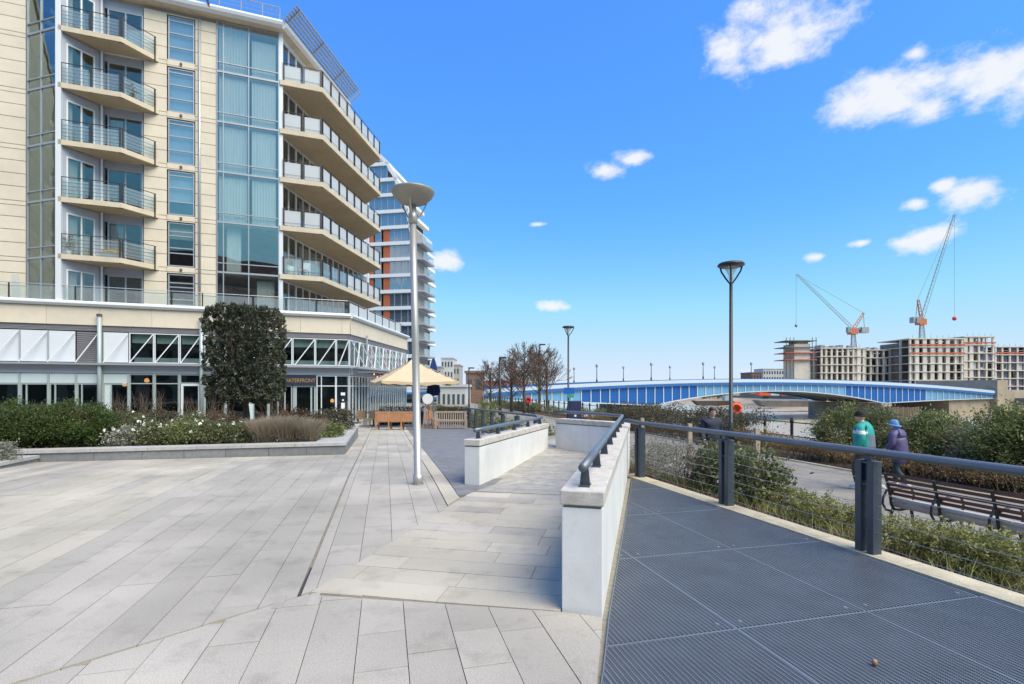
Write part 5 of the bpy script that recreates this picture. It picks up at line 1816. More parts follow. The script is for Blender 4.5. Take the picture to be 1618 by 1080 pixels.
# the block across the plaza, behind the camera: the lower windows mirror it
YB = -40.0
mb_ = thing('apartment_block', 'block across the plaza mirrored in the lower windows of the main building', 'building', (-16, YB, -.7))
MB().box(-52, 20, YB - 14, YB, -.7, 20).build('wall', 'stone', mb_)
MB().box(-52, -20, YB - 14, YB - .5, 20, 31).build('wall', 'stone', mb_)
MB().box(-20, 6, YB - 14, YB - 1.5, 20, 26).build('wall', 'brick_red', mb_)
MB().box(-52.5, 20.5, YB - 14, YB + .6, 19.9, 20.3).build('roof_edge', 'slab_edge', mb_)
for k in range(10):
    for c in range(14):
        x, z = -50 + c * 5.0, -.2 + k * 3.04
        if z > 17 and x > -22: continue
        yy = YB if z < 18 else YB - .5
        MB().box(x, x + 3.1, yy - .05, yy + .06, z, z + 2.2).build('window', 'far_window', mb_)
        if c % 3 == 1 and k > 0: MB().box(x - .6, x + 3.7, yy + .07, yy + 1.5, z - .3, z - .02).build('balcony', 'slab_edge', mb_)

# ================================================================== street lamps
# silver uplighter on the plaza
lx, ly = -1.56, 8.42
lamp = thing('silver_lamp_post', 'tall silver lamp post with wide dish shade standing on the plaza', 'street lamp', (lx, ly, 0))
tp = Vector((-1.655, 8.42, 4.66)); bs = Vector((lx, ly, 0))
ln = lambda t: bs + (tp - bs) * t
MB().pipe([ln(0), ln(.035), ln(.036), ln(.5), ln(.93)], [.083, .083, .064, .060, .056], 20).build('pole', 'silver', lamp, True)
MB().lathe([(.0, .0), (.095, .0), (.095, .012), (.0, .012)], (lx, ly, .002), 20).build('base_plate', 'alu', lamp)
c = ln(.93)
MB().lathe([(.056, 0), (.075, .01), (.075, .16), (.06, .18), (.05, .3), (.0, .31)], c, 20).build('collar', 'silver', lamp, True)
zc = c.z
MB().lathe([(.0, .30), (.10, .31), (.22, .36), (.315, .445), (.355, .515), (.362, .535), (.35, .548), (.33, .53), (.2, .40), (.0, .35)], (c.x, c.y, zc), 40).build('dish', 'dish', lamp, True)
for k in range(3):
    a = 2 * math.pi * k / 3 + .5; dx, dy = math.cos(a), math.sin(a)
    MB().pipe([(c.x + dx * .06, c.y + dy * .06, zc + .08), (c.x + dx * .13, c.y + dy * .13, zc + .16), (c.x + dx * .21, c.y + dy * .21, zc + .30), (c.x + dx * .24, c.y + dy * .24, zc + .40)], [.014] * 4, 6).build('stay', 'silver', lamp)
MB().ell((c.x, c.y, zc + .44), (.09, .09, .06)).build('bulb', 'lamp_glass', lamp, True)


def black_lamp(label, x, ytop, Y, zb0, headw, group='black riverside lamp posts'):
    X = XP(x, Y); zt = ZP(ytop, Y)
    t = thing('black_lamp_post', label, 'street lamp', (X, Y, zb0), group)
    k = headw
    zh = zt - .78 * k
    MB().pipe([(X, Y, zb0), (X, Y, zb0 + 1.0), (X, Y, zb0 + 1.02), (X, Y, zh)], [.10, .10, .072, .058], 12).build('pole', 'black_metal', t, True)
    MB().lathe([(0, .0), (.16, 0), (.16, .03), (.1, .05)], (X, Y, zb0), 12).build('base', 'black_metal', t)
    MB().lathe([(.0, .66 * k), (.40 * k, .62 * k), (.495 * k, .66 * k), (.5 * k, .71 * k), (.44 * k, .77 * k), (.2 * k, .785 * k), (0, .785 * k)], (X, Y, zh), 28).build('hood', 'black_metal', t, True)
    for q in range(3):
        a = 2 * math.pi * q / 3 + .1; dx, dy = math.cos(a), math.sin(a)
        MB().pipe([(X + dx * .05 * k, Y + dy * .05 * k, zh - .02), (X + dx * .22 * k, Y + dy * .22 * k, zh + .2 * k), (X + dx * .40 * k, Y + dy * .40 * k, zh + .48 * k), (X + dx * .46 * k, Y + dy * .46 * k, zh + .66 * k)], .028 * k + .004, 6).build('arm', 'black_metal', t)
    MB().lathe([(.0, .05 * k), (.06 * k, .06 * k), (.10 * k, .3 * k), (.26 * k, .62 * k), (.0, .62 * k)], (X, Y, zh), 18).build('lens', 'lamp_glass', t, True)
    return t


black_lamp('tall black lamp post with hooped head on the right by the river path', 1155, 415, 18.66, PATH_Z, .94)
t2 = black_lamp('black lamp post with blue sign plate at the middle of the photo', 898, 515, 36, PATH_Z, .85)
Xs, Ys = XP(898, 36), 36
MB().box(Xs - .2 - .12, Xs + .42, Ys - .16, Ys - .12, ZP(622, 36), ZP(612, 36)).build('sign_plate', 'sign_blue', t2)
MB().box(Xs - .12, Xs + .36, Ys - .161, Ys - .121, ZP(628, 36), ZP(622.5, 36)).build('sign_plate', 'sign_green', t2)


def plain_pole(label, x, ytop, Y, r=.06):
    X = XP(x, Y); zt = ZP(ytop, Y)
    t = thing('plain_lamp_post', label, 'street lamp', (X, Y, PATH_Z), 'plain dark lamp posts')
    MB().pipe([(X, Y, PATH_Z), (X, Y, PATH_Z + 1), (X, Y, zt)], [r * 1.5, r * 1.3, r], 8).build('pole', 'black_metal', t, True)
    MB().box(X - .06, X + .55, Y - .12, Y + .12, zt, zt + .12).build('lamp_head', 'black_metal', t)


plain_pole('plain dark lamp post left of the bare trees', 790, 566, 42, .1)
plain_pole('thin dark lamp post before the brown brick block', 741, 582, 52, .06)
plain_pole('thin lamp post standing among the bare trees', 853, 545, 50, .06)

# ================================================================== river railing, rings on posts, box
rr = thing('river_railing', 'dark metal railing along the river wall', 'railing', PQ(14.45, 10, -.5))
post_me = MB().lathe([(.055, 0), (.055, .85), (.075, .9), (.04, 1.02), (.0, 1.03)], (0, 0, 0), 8).mesh('post', 'black_metal')
w = world_loc(rr)
for k in range(64):
    q = 2 + 1.35 * k; x, y, z = PQ(14.45, q, -.5)
    obj('post', post_me, rr, (x - w.x, y - w.y, z - w.z))
for h in (.35, .85):
    MB().pipe([PQ(14.45, 1, -.5 + h), PQ(14.45, 90, -.5 + h)], .022, 6).build('rail', 'black_metal', rr)


def ring_on_post(label, x, y, Y, m):
    X = XP(x, Y); z = ZP(y, Y)
    t = thing('ring_on_post', label, 'life ring', (X, Y, z - .4), 'life rings')
    pts = [(X + .2 * math.cos(a), Y, z + .2 * math.sin(a)) for a in [2 * math.pi * i / 16 for i in range(17)]]
    MB().pipe(pts, .06, 8).build('ring', m, t, True)
    MB().box(X - .22, X + .22, Y + .08, Y + .13, z - .28, z + .28).build('backboard', m, t)
    MB().tube((X, Y + .2, PATH_Z), (X, Y + .2, z + .3), .05, n=6).build('post', 'black_metal', t)


ring_on_post('orange life ring on a post behind the tall black lamp', 1163, 646, 21, 'orange')  # a bag-like orange bundle; ring, backboard and post are its stand-in shape
ring_on_post('red life ring on a post beneath the bare trees', 835, 632, 44, 'red')
X, Y = XP(909, 24), 24
t = thing('navy_cabinet', 'navy blue upright cabinet beside the middle lamp post', 'cabinet', (X, Y, PATH_Z))
bevel(MB().box(X - .29, X + .29, Y, Y + .45, PATH_Z, ZP(633, 24)).build('body', 'navy_box', t), .02)
MB().box(X - .24, X + .24, Y - .012, Y - .002, PATH_Z + .1, ZP(633, 24) - .08).build('door', 'navy_box', t)
MB().box(X - .05, X + .05, Y - .02, Y - .013, .25, .34).build('notice', 'paper', t)

# bollards by the ramp's far end are the timber posts of a low wire fence
tf = thing('timber_post_fence', 'row of pale timber posts with wires beside the river path', 'fence', PQ(7.0, 9, PATH_Z))
pts = []
for i, (x, y0, y1) in enumerate(((1015, 660, 0), (1090, 669, 0), (1196, 676, 0))):
    Y = (14.2, 12.2, 10.0)[i]; X = XP(x, Y); z = ZP(y0, Y)
    MB().box(X - .045, X + .045, Y - .045, Y + .045, PATH_Z - .1, z).build('post', 'teak_pale', tf); pts.append((X, Y, z))
for dz in (.12, .38, .62):
    MB().pipe([(a, b, c - dz) for a, b, c in pts], .005, 4).build('wire', 'wire', tf)

# ================================================================== park bench (back to the camera)
def park_bench(label, ax, ay, bx, by, z, group):
    a, b = Vector((ax, ay)), Vector((bx, by)); d = (b - a).normalized(); n = Vector((-d.y, d.x))
    if n.x < 0: n = -n                                       # n: the way the sitter looks, to the river
    L = (b - a).length
    t = thing('park_bench', label, 'bench', (ax, ay, z), group)
    # cross-section (towards sitter, height)
    def sec(u, h, s): v = a + d * s + n * u; return (v.x, v.y, z + h)
    back = [(.00, .86), (.03, .78), (.065, .70), (.10, .62), (.13, .545)]
    seat = [(.17, .47), (.215, .425), (.27, .405), (.33, .40), (.39, .405), (.45, .41), (.505, .405), (.55, .385), (.58, .345)]
    for u, h in back:
        MB().bar(sec(u, h, 0), sec(u, h, L), .028, .045, up=(n.x * .35, n.y * .35, 1)).build('back_slat', 'teak_dark', t)
    for u, h in seat:
        MB().bar(sec(u, h, 0), sec(u, h, L), .045, .032).build('seat_slat', 'slat_pale', t)
    for u, h in ((.115, .47), (.15, .40), (.2, .35)):
        MB().bar(sec(u, h, 0), sec(u, h, L), .032, .045).build('seat_slat', 'slat_pale', t)
    k = max(2, round(L / .75) + 1)
    for i in range(k):
        s = .05 + (L - .1) * i / (k - 1)
        pts = [(-.03, .9), (.0, .8), (.06, .62), (.085, .5), (.10, .40), (.16, .32), (.28, .30), (.45, .31), (.56, .31)]
        f = MB().pipe([sec(u - .02, h - .02, s) for u, h in pts], .022, 6).build('iron_frame', 'black_metal', t)
        MB().pipe([sec(.12, .32, s), sec(.05, .15, s), sec(.0, .0, s)], .024, 6).build('leg', 'black_metal', t)
        MB().pipe([sec(.5, .32, s), sec(.54, .15, s), sec(.56, .0, s)], .024, 6).build('leg', 'black_metal', t)
        if i in (0, k - 1) or True:
            MB().pipe([sec(-.01, .62, s), sec(-.09, .5, s), sec(-.1, .4, s), sec(-.03, .3, s), sec(.1, .27, s)], .018, 6).build('hoop', 'black_metal', t)
            MB().pipe([sec(.08, .58, s), sec(.3, .64, s), sec(.5, .62, s), sec(.57, .52, s), sec(.54, .38, s)], .018, 6).build('armrest', 'black_metal', t)
    return t


park_bench('dark slatted park bench with black iron hoops behind the wire fence', 5.92, 8.05, 6.75, 5.25, -.62, 'park benches')
MB().prism([PQ(7.05, 3.2), PQ(8.2, 3.2), PQ(8.2, 7.0), PQ(7.05, 7.0)], -.9, -.622).build('bench_pad', 'kerb', None)['kind'] = 'structure'

# ================================================================== restaurant terrace
def pub_bench(label, x0, x1, ytop, yb, Y, m, slats, panels, group):
    """back to the camera"""
    X0, X1 = XP(x0, Y), XP(x1, Y); z = zg((X0 + X1) / 2, Y) + .006; h = .84
    t = thing('wooden_bench', label, 'bench', ((X0 + X1) / 2, Y, z), group)
    n = 4 if panels else 2
    for i in range(n):
        x = X0 + .03 + (X1 - X0 - .06) * i / (n - 1)
        MB().bar((x, Y, z), (x, Y + .02, z + h), .06, .06, up=(0, 1, 0)).build('leg', m, t)
        MB().bar((x, Y + .5, z), (x, Y + .5, z + .42), .06, .06, up=(0, 1, 0)).build('leg', m, t)
    MB().bar((X0, Y + .02, z + h), (X1, Y + .02, z + h), .05, .08).build('top_rail', m, t)
    MB().bar((X0, Y + .02, z + .40), (X1, Y + .02, z + .40), .04, .07).build('rail', m, t)
    if panels:
        for i in range(3):
            xa, xb = X0 + .08 + (X1 - X0 - .1) * i / 3, X0 + .02 + (X1 - X0 - .1) * (i + 1) / 3
            MB().box(xa, xb, Y - .01, Y + .03, z + .40, z + h - .05).build('back_panel', m, t)
    else:
        for i in range(slats):
            x = X0 + .1 + (X1 - X0 - .2) * i / (slats - 1)
            MB().box(x - .025, x + .025, Y + .01, Y + .03, z + .43, z + h - .04).build('back_slat', m, t)
            MB().box(x - .02, x + .02, Y + .0, Y + .03, z + .15, z + .40).build('lower_slat', m, t)
    for i in range(5):
        MB().box(X0, X1, Y + .06 + i * .1, Y + .14 + i * .1, z + .42, z + .445).build('seat_slat', m, t)
    for x in (X0 + .03, X1 - .03):
        MB().bar((x, Y, z + .64), (x, Y + .52, z + .64), .06, .04).build('armrest', m, t)


pub_bench('teak bench with three solid back panels on the terrace behind the silver lamp post', 593, 655, 653, 680, 24.2, 'teak', 0, True, 'terrace benches')
pub_bench('pale slatted wooden bench on the terrace left of the railing', 688, 737, 652, 678, 24.8, 'teak_pale', 13, False, 'terrace benches')


def cafe_chair(label, x, Y, rot, m='rattan'):
    X = XP(x, Y); z = zg(X, Y) + .006
    t = thing('cafe_chair', label, 'chair', (X, Y, z), 'cafe chairs'); t.rotation_euler = (0, 0, 0)
    R2 = Matrix.Rotation(rot, 3, 'Z')
    P = lambda a, b, c: tuple(Vector((X, Y, z)) + R2 @ Vector((a, b, c)))
    def bx_(x0, x1, y0, y1, z0, z1, nm):
        mb = MB(); mb.add([P(*v) for v in ((x0, y0, z0), (x1, y0, z0), (x1, y1, z0), (x0, y1, z0), (x0, y0, z1), (x1, y0, z1), (x1, y1, z1), (x0, y1, z1))], MB.BF); return mb.build(nm, m, t)
    bx_(-.23, .23, -.23, .23, .42, .46, 'seat'); bx_(-.23, .23, .2, .24, .46, .86, 'backrest')
    for a in (-.21, .21):
        for b in (-.21, .21): MB().tube(P(a, b, 0), P(a, b, .42), .022, n=6).build('leg', m, t)


def cafe_table(label, x, Y):
    X = XP(x, Y); z = zg(X, Y) + .006
    t = thing('cafe_table', label, 'table', (X, Y, z), 'cafe tables')
    MB().lathe([(0, .72), (.4, .72), (.4, .75), (0, .75)], (X, Y, z), 20).build('table_top', 'teak_dark', t)
    MB().tube((X, Y, z), (X, Y, z + .72), .04, n=8).build('stem', 'black_metal', t)
    MB().lathe([(0, 0), (.25, 0), (.22, .03), (0, .05)], (X, Y, z), 16).build('base', 'black_metal', t)


cafe_chair('wicker cafe chair nearest the building corner', 572, 27.5, .5)
cafe_chair('wicker cafe chair just left of the teak bench', 584, 26.6, -.6)
cafe_chair('cafe chair behind the left end of the teak bench', 600, 28.3, 2.6)
cafe_chair('cafe chair behind the right end of the teak bench', 640, 28.0, 3.3)
cafe_chair('dark cafe chair between the easel and the slatted bench', 684, 26.2, 1.2, 'teak')
cafe_table('round dark cafe table behind the teak bench', 622, 28.2)
cafe_table('round dark cafe table by the building corner', 590, 28.6)
cafe_table('round dark cafe table behind the slatted bench', 712, 28.6)
# round white disc on a wooden easel
X, Y = XP(676, 25.2), 25.2; z = zg(X, Y) + .006
t = thing('easel_sign', 'white round sign on a wooden easel between the terrace benches', 'sign', (X, Y, z))
zc = ZP(630, 25.2)
MB().add([v for v in []], [])
ds = MB(); ds.pipe([(X, Y - .06, zc), (X, Y - .03, zc)], [.26, .26], 28); ds.build('disc', 'paper', t)
for sx in (-.26, .26): MB().bar((X + sx, Y, z), (X + sx * .25, Y + .03, zc + .15), .05, .05).build('leg', 'teak', t)
MB().bar((X, Y + .45, z), (X, Y + .05, zc), .05, .05).build('leg', 'teak', t)
MB().bar((X - .2, Y - .01, z + .5), (X + .2, Y - .01, z + .5), .05, .05).build('crossbar', 'teak', t)


# square cream parasol
def parasol(X, Y, half, z_edge, z_apex, label):
    zg0 = zg(X, Y)
    t = thing('parasol', label, 'parasol', (X, Y, zg0))
    m = MB(); k = 10; vs = []; rot = .42
    for i in range(k + 1):
        for j in range(k + 1):
            u, v = -1 + 2 * i / k, -1 + 2 * j / k
            r_ = max(abs(u), abs(v))
            zz = z_apex + (z_edge - z_apex) * (r_ ** .82) - .10 * r_ * (1 - (min(abs(u), abs(v)) / max(r_, 1e-6))) * .9
            x, y = u * half, v * half
            vs.append((X + x * math.cos(rot) - y * math.sin(rot), Y + x * math.sin(rot) + y * math.cos(rot), zz))
    fs = [(i * (k + 1) + j, (i + 1) * (k + 1) + j, (i + 1) * (k + 1) + j + 1, i * (k + 1) + j + 1) for i in range(k) for j in range(k)]
    cn = m.add(vs, fs).build('canopy', 'cream_canvas', t)
    sm = cn.modifiers.new('thick', 'SOLIDIFY'); sm.thickness = .015
    for a, b in ((-1, -1), (1, -1), (1, 1), (-1, 1)):
        x, y = a * half, b * half
        e = (X + x * math.cos(rot) - y * math.sin(rot), Y + x * math.sin(rot) + y * math.cos(rot), z_edge - .03)
        MB().bar((X, Y, z_apex - .1), e, .03, .04).build('rib', 'teak_pale', t)
        # scalloped valance between the corners
    loop = [(-1, -1), (1, -1), (1, 1), (-1, 1), (-1, -1)]
    for (a, b), (c, d_) in zip(loop, loop[1:]):
        vv = []
        for i in range(13):
            q = i / 12; x, y = (a + (c - a) * q) * half, (b + (d_ - b) * q) * half
            pos = (X + x * math.cos(rot) - y * math.sin(rot), Y + x * math.sin(rot) + y * math.cos(rot))
            zz = z_edge - .09 * (1 - abs(2 * q - 1)) - .0
            vv += [(*pos, zz), (*pos, zz - .13 - .05 * abs(math.sin(q * math.pi * 6)))]
        MB().add(vv, [(2 * i, 2 * i + 2, 2 * i + 3, 2 * i + 1) for i in range(12)]).build('valance', 'cream_canvas', t)
    MB().tube((X, Y, zg0), (X, Y, z_apex + .12), .045, n=10).build('pole', 'teak_pale', t)
    MB().box(X - .4, X + .4, Y - .4, Y + .4, zg0 + .005, zg0 + .12).build('base', 'granite_front', t)


Yp = 27.5; Xp = XP(652, Yp)
parasol(Xp, Yp, 2.0, ZP(602, Yp), ZP(566, Yp), 'large cream square parasol open over the restaurant terrace')
# folded blue parasol
X, Y = XP(685, 29), 29; z = zg(X, Y)
t = thing('parasol', 'folded navy blue parasol behind the cream one', 'parasol', (X, Y, z))
pr_ = [(.0, 3.5), (.06, 3.42), (.16, 3.0), (.24, 2.2), (.33, 1.55), (.30, 1.35), (.05, 1.3)]
mb = MB(); n_ = 22; vs = []
for r_, zz in pr_:
    for j in range(n_):
        a = 2 * math.pi * j / n_; q = r_ * (1 + (.22 if j % 2 else -.15)); vs.append((X + q * math.cos(a), Y + q * math.sin(a), z + zz + .38))
mb.add(vs, [(i * n_ + j, i * n_ + (j + 1) % n_, (i + 1) * n_ + (j + 1) % n_, (i + 1) * n_ + j) for i in range(len(pr_) - 1) for j in range(n_)]).build('canopy', 'navy_canvas', t)
MB().tube((X, Y, z), (X, Y, z + 3.9), .035, n=8).build('pole', 'silver', t)
MB().lathe([(0, 0), (.3, 0), (.28, .08), (0, .1)], (X, Y, z), 14).build('base', 'granite_front', t)
# dark planter boxes with low hedge on the terrace's far side
for nm, x0, x1, Y in (('long dark planter of low green plants behind the teak bench', 598, 668, 29.4), ('dark planter of low green plants behind the easel sign', 690, 742, 29.8)):
    X0, X1 = XP(x0, Y), XP(x1, Y); z = zg(X0, Y) + .006
    t = thing('planter_box', nm, 'planter', ((X0 + X1) / 2, Y, z), 'terrace planters')
    MB().box(X0, X1, Y, Y + .45, z, z + .75).build('box', 'black_metal', t)
    P = np.array([(RND.uniform(X0, X1), RND.uniform(Y, Y + .45), z + .75 + RND.uniform(0, .3)) for _ in range(900)])
    nchild('foliage', *leaf_quads(P, .09, .5), 'leaf_dark', t)
# fairy lights under the podium's river-side awning
fl = thing('festoon_lights', 'string of festoon lights and greenery hanging along the restaurant awning', 'lights', PF.p(6, 1.5, 2.3))
pts = []
for k in range(41):
    s = .3 + 12.6 * k / 40; pts.append(PF.p(s, 1.45, 2.55 - .18 * abs(math.sin(k * math.pi / 5))))
MB().pipe(pts, .015, 4).build('cable', 'black_metal', fl)
for k in range(0, 41, 2):
    p = pts[k]; MB().ell((p[0], p[1], p[2] - .06), (.045, .045, .06), 8, 6).build('bulb', 'lamp_on', fl)
P = np.array([PF.p(RND.uniform(.3, 13), 1.3 + RND.gauss(0, .12), 2.62 + RND.gauss(0, .07)) for _ in range(1300)])
nchild('garland', *leaf_quads(P, .1, .5), 'leaf_brown', fl)

# ================================================================== plants
def soilz(q): return top_z - .06


def shrub(name, label, c, r, n, size, leafm, base_z, group=None, stems=6, clumps=40, aspect=.5, spread=.26, box=False, extra=None, cat='shrub', twigm='twig', flat=0.0, shell=.55):
    t = thing(name, label, cat, (c[0], c[1], base_z), group)
    P, o = clump_points(n, c, r, clumps, spread, box, shell=shell, flat=flat)
    P[:, 2] = np.maximum(P[:, 2], base_z + .01)
    nchild('foliage', *leaf_quads(P, size, aspect, o), leafm, t)
    rg_ = random.Random(int(abs(c[0] * 1000 + c[1] * 77)) % 9999)
    segs = []
    for k in range(stems):
        a = rg_.uniform(0, 6.28); d = Vector((math.cos(a) * .45, math.sin(a) * .45, 1))
        branch(segs, (c[0] + math.cos(a) * .05, c[1] + math.sin(a) * .05, base_z - .02), d, max(.2, (c[2] - base_z) * 1.0), .012 + .008 * r[2], 2, rg_, .5, .7)
    if segs: nchild('stem', *twigs(segs), twigm, t, kind='stuff')
    if extra: extra(t, P)
    return t


# the clipped square tree
Yt = 18.2; Xt = XP(389, Yt); zs_ = soilz(0)
t = thing('clipped_tree', 'dense dark clipped tree with box-shaped crown in the planter', 'tree', (Xt, Yt, zs_))
Yq = Yt - 1.3; zlo, zhi = ZP(640, Yq), ZP(472, Yq); hw = 53 / FPX * Yq
cc = (Xt, Yt, (zlo + zhi) / 2); rr3 = (hw * .95, hw * .95, (zhi - zlo) / 2 * .97)
P, o = clump_points(36000, cc, rr3, 900, .036, True, shell=.8)
rel = (P - np.array(cc)) / np.array(rr3); nr8 = np.linalg.norm(rel, ord=9, axis=1, keepdims=True)
P = np.array(cc) + rel / np.maximum(nr8 * NP.uniform(.965, 1.0, nr8.shape), 1) * np.array(rr3)
P2 = np.array(cc) + NP.uniform(-1, 1, (7000, 3)) * np.array(rr3) * .8
low = P[:, 2] < zlo + .25
keep = ~(low & (NP.random(len(P)) < .35))
P, o = P[keep], o[keep]
cr = nchild('crown', *leaf_quads(np.concatenate([P, P2]), .10, .5, np.concatenate([o, NP.normal(size=(len(P2), 3)) * .1])), 'leaf_box', t)
MB().pipe([(Xt, Yt, zs_ - .05), (Xt + .02, Yt, zs_ + .5), (Xt - .02, Yt, zlo), (Xt, Yt, zlo + 2.4)], [.15, .11, .10, .04], 10).build('trunk', 'bark', t, True)
segs = []; rb = random.Random(9)
for k in range(14):
    a = rb.uniform(0, 6.28); branch(segs, (Xt, Yt, zlo + rb.uniform(-.1, 2.0)), (math.cos(a), math.sin(a), .7), .9, .035, 2, rb, .5, .7)
nchild('limb', *twigs(segs, 4), 'bark', t)

def at_q(x, q):
    u = (x - 809) / FPX; Y = (q + 1.65) / (EX - EY * u); return u * Y, Y


# yew-like hedge bushes at the left
yews = [(-12, 13.0, .62, 1.0, 'dark green bush cut off by the left edge of the photo'), (42, 12.95, .60, 1.0, 'dark green bush second from the left in the planter'), (95, 13.0, .6, 1.05, 'dark green bush in the middle of the left clump'), (147, 13.0, .55, 1.0, 'dark green bush at the right end of the left clump'),
        (20, 14.2, .75, 1.1, 'dark green bush behind the left clump, nearer the edge'), (120, 14.3, .75, 1.15, 'dark green bush behind the left clump, nearer the flowers')]
for x, q, wd, hh, lab in yews:
    X, Y = at_q(x, q); shrub('yew_bush', lab, (X, Y, zs_ + hh * .5), (wd, .6, hh * .5), 11000, .06, 'leaf_yew', zs_, 'dark bushes in the planter', 5, 90, .35, .15)
X, Y = at_q(2, 11.3)
shrub('silver_shrub', 'small silvery shrub at the left edge on the granite step', (X, Y, .26), (.3, .28, .2), 2400, .05, 'leaf_grey', .10, None, 4, 20, .35)


def with_flowers(cnt):
    def f(t, P):
        i = NP.choice(len(P), cnt, replace=False); Q = P[i] + np.array([0, -.06, .08])
        Q = np.repeat(Q, 4, 0) + NP.normal(size=(cnt * 4, 3)) * .016
        nchild('flower', *leaf_quads(Q, .065, .9), 'petal', t)['kind'] = 'stuff'
    return f


fl_px = [(200, 12.85, .5, 'leaf_grey', 'low grey-green flowering shrub next to the dark bushes'), (240, 12.9, .6, 'leaf_mid', 'second low flowering shrub from the dark bushes'), (285, 12.9, .68, 'leaf_bright', 'tallest white flowering shrub in the middle of the planter'), (330, 12.9, .62, 'leaf_mid', 'white flowering shrub left of the clipped tree'), (372, 12.85, .56, 'leaf_mid', 'white flowering shrub below the clipped tree'), (300, 13.7, .75, 'leaf_mid', 'white flowering shrub set back behind the flower row'), (225, 13.8, .7, 'leaf_mid', 'green flowering shrub set back beside the dark bushes'), (380, 13.8, .6, 'leaf_dark', 'dark flowering shrub set back before the tree trunk')]
for x, q, hh, lm, lab in fl_px:
    X, Y = at_q(x, q); shrub('flowering_shrub', lab, (X, Y, zs_ + hh * .48), (.42, .42, hh * .5), 3200, .06, lm, zs_, 'white flowering shrubs', 5, 50, .5, .22, extra=with_flowers(10))
for x, q, hh, wd, lab in ((418, 12.85, .58, .40, 'dry tan lavender mound left of the other two'), (448, 12.9, .64, .46, 'dry tan lavender mound, middle of three'), (482, 12.9, .56, .40, 'dry tan lavender mound nearest the planter corner')):
    X, Y = at_q(x, q); t = thing('lavender_mound', lab, 'shrub', (X, Y, zs_), 'lavender mounds')
    N_ = 4200; a = NP.uniform(0, 2 * np.pi, N_); r_ = np.sqrt(NP.random(N_)) * wd * .72
    base = np.stack([X + r_ * np.cos(a), Y + r_ * np.sin(a) * .8, np.full(N_, zs_ + .02)], 1)
    out = np.stack([np.cos(a) * r_, np.sin(a) * r_, np.zeros(N_)], 1) / wd * .55
    nchild('foliage', *blade_quads(base, hh * 1.0, .012, .14, out), 'leaf_lavender', t)
    P, o = clump_points(2600, (X, Y, zs_ + hh * .38), (wd * .9, wd * .8, hh * .42), 40, .2); P[:, 2] = np.maximum(P[:, 2], zs_)
    nchild('leaves', *leaf_quads(P, .05, .3, o), 'leaf_grey', t)
for x, q, hh, wd, lm, lab in ((505, 14.6, .6, .5, 'leaf_dark', 'dark low shrub right of the clipped tree'), (535, 16.4, .7, .6, 'leaf_dark', 'dark brown shrub at the planter corner by the building'), (522, 13.9, .38, .40, 'leaf_bright', 'bright green low plant by the planter corner'), (470, 15.8, .7, .6, 'leaf_brown', 'brown leafed shrub under the entrance sign'), (345, 15.3, .7, .6, 'leaf_brown', 'brown leafed shrub at the foot of the clipped tree'), (260, 15.2, .75, .6, 'leaf_dark', 'dark shrub behind the flowering shrubs'), (195, 15.0, .8, .6, 'leaf_mid', 'green shrub below the orange lamp window')):
    X, Y = at_q(x, q); shrub('low_shrub', lab, (X, Y, zs_ + hh * .5), (wd, .5, hh * .55), 2800, .07, lm, zs_, None, 6, 36, .5)
# bare stemmed shrubs
for x, q, hh, lab in ((205, 14.8, 1.35, 'bare twiggy shrub below the orange pendant lamp'), (243, 15.0, 1.4, 'bare twiggy shrub under the small warm bulb'), (305, 14.7, 1.25, 'bare twiggy shrub left of the tree trunk'), (350, 14.4, 1.1, 'bare twiggy shrub just left of the clipped tree'), (428, 14.6, 1.1, 'bare twiggy shrub just right of the tree trunk')):
    X, Y = at_q(x, q); t = thing('bare_shrub', lab, 'shrub', (X, Y, zs_), 'bare twiggy shrubs'); segs = []; rb = random.Random(int(x))
    for k in range(18):
        a = rb.uniform(0, 6.28); branch(segs, (X + rb.gauss(0, .12), Y + rb.gauss(0, .1), zs_ - .02), (math.cos(a) * .35, math.sin(a) * .35, 1), hh * .55, .011, 2, rb, .28, .6, (1, 2), .1)
    nchild('stem', *twigs(segs), 'twig', t, kind='stuff')
# ground cover in the planter
P = []
for _ in range(9000):
    p, q = RND.uniform(-15, PR - .8), RND.uniform(QF + .45, QB - .2); P.append(PQ(p, q, zs_ + RND.uniform(0, .12)))
g_ = nchild('planter_ground_cover', *leaf_quads(np.array(P), .08, .5), 'leaf_dark', None); tag(g_, 'low leafy ground cover filling the granite planter', 'ground cover', kind='stuff')

# --- the bed beyond the wire fence
def at_p(x, p):
    u = (x - 809) / FPX; Y = p / (EX * u + EY); return u * Y, Y


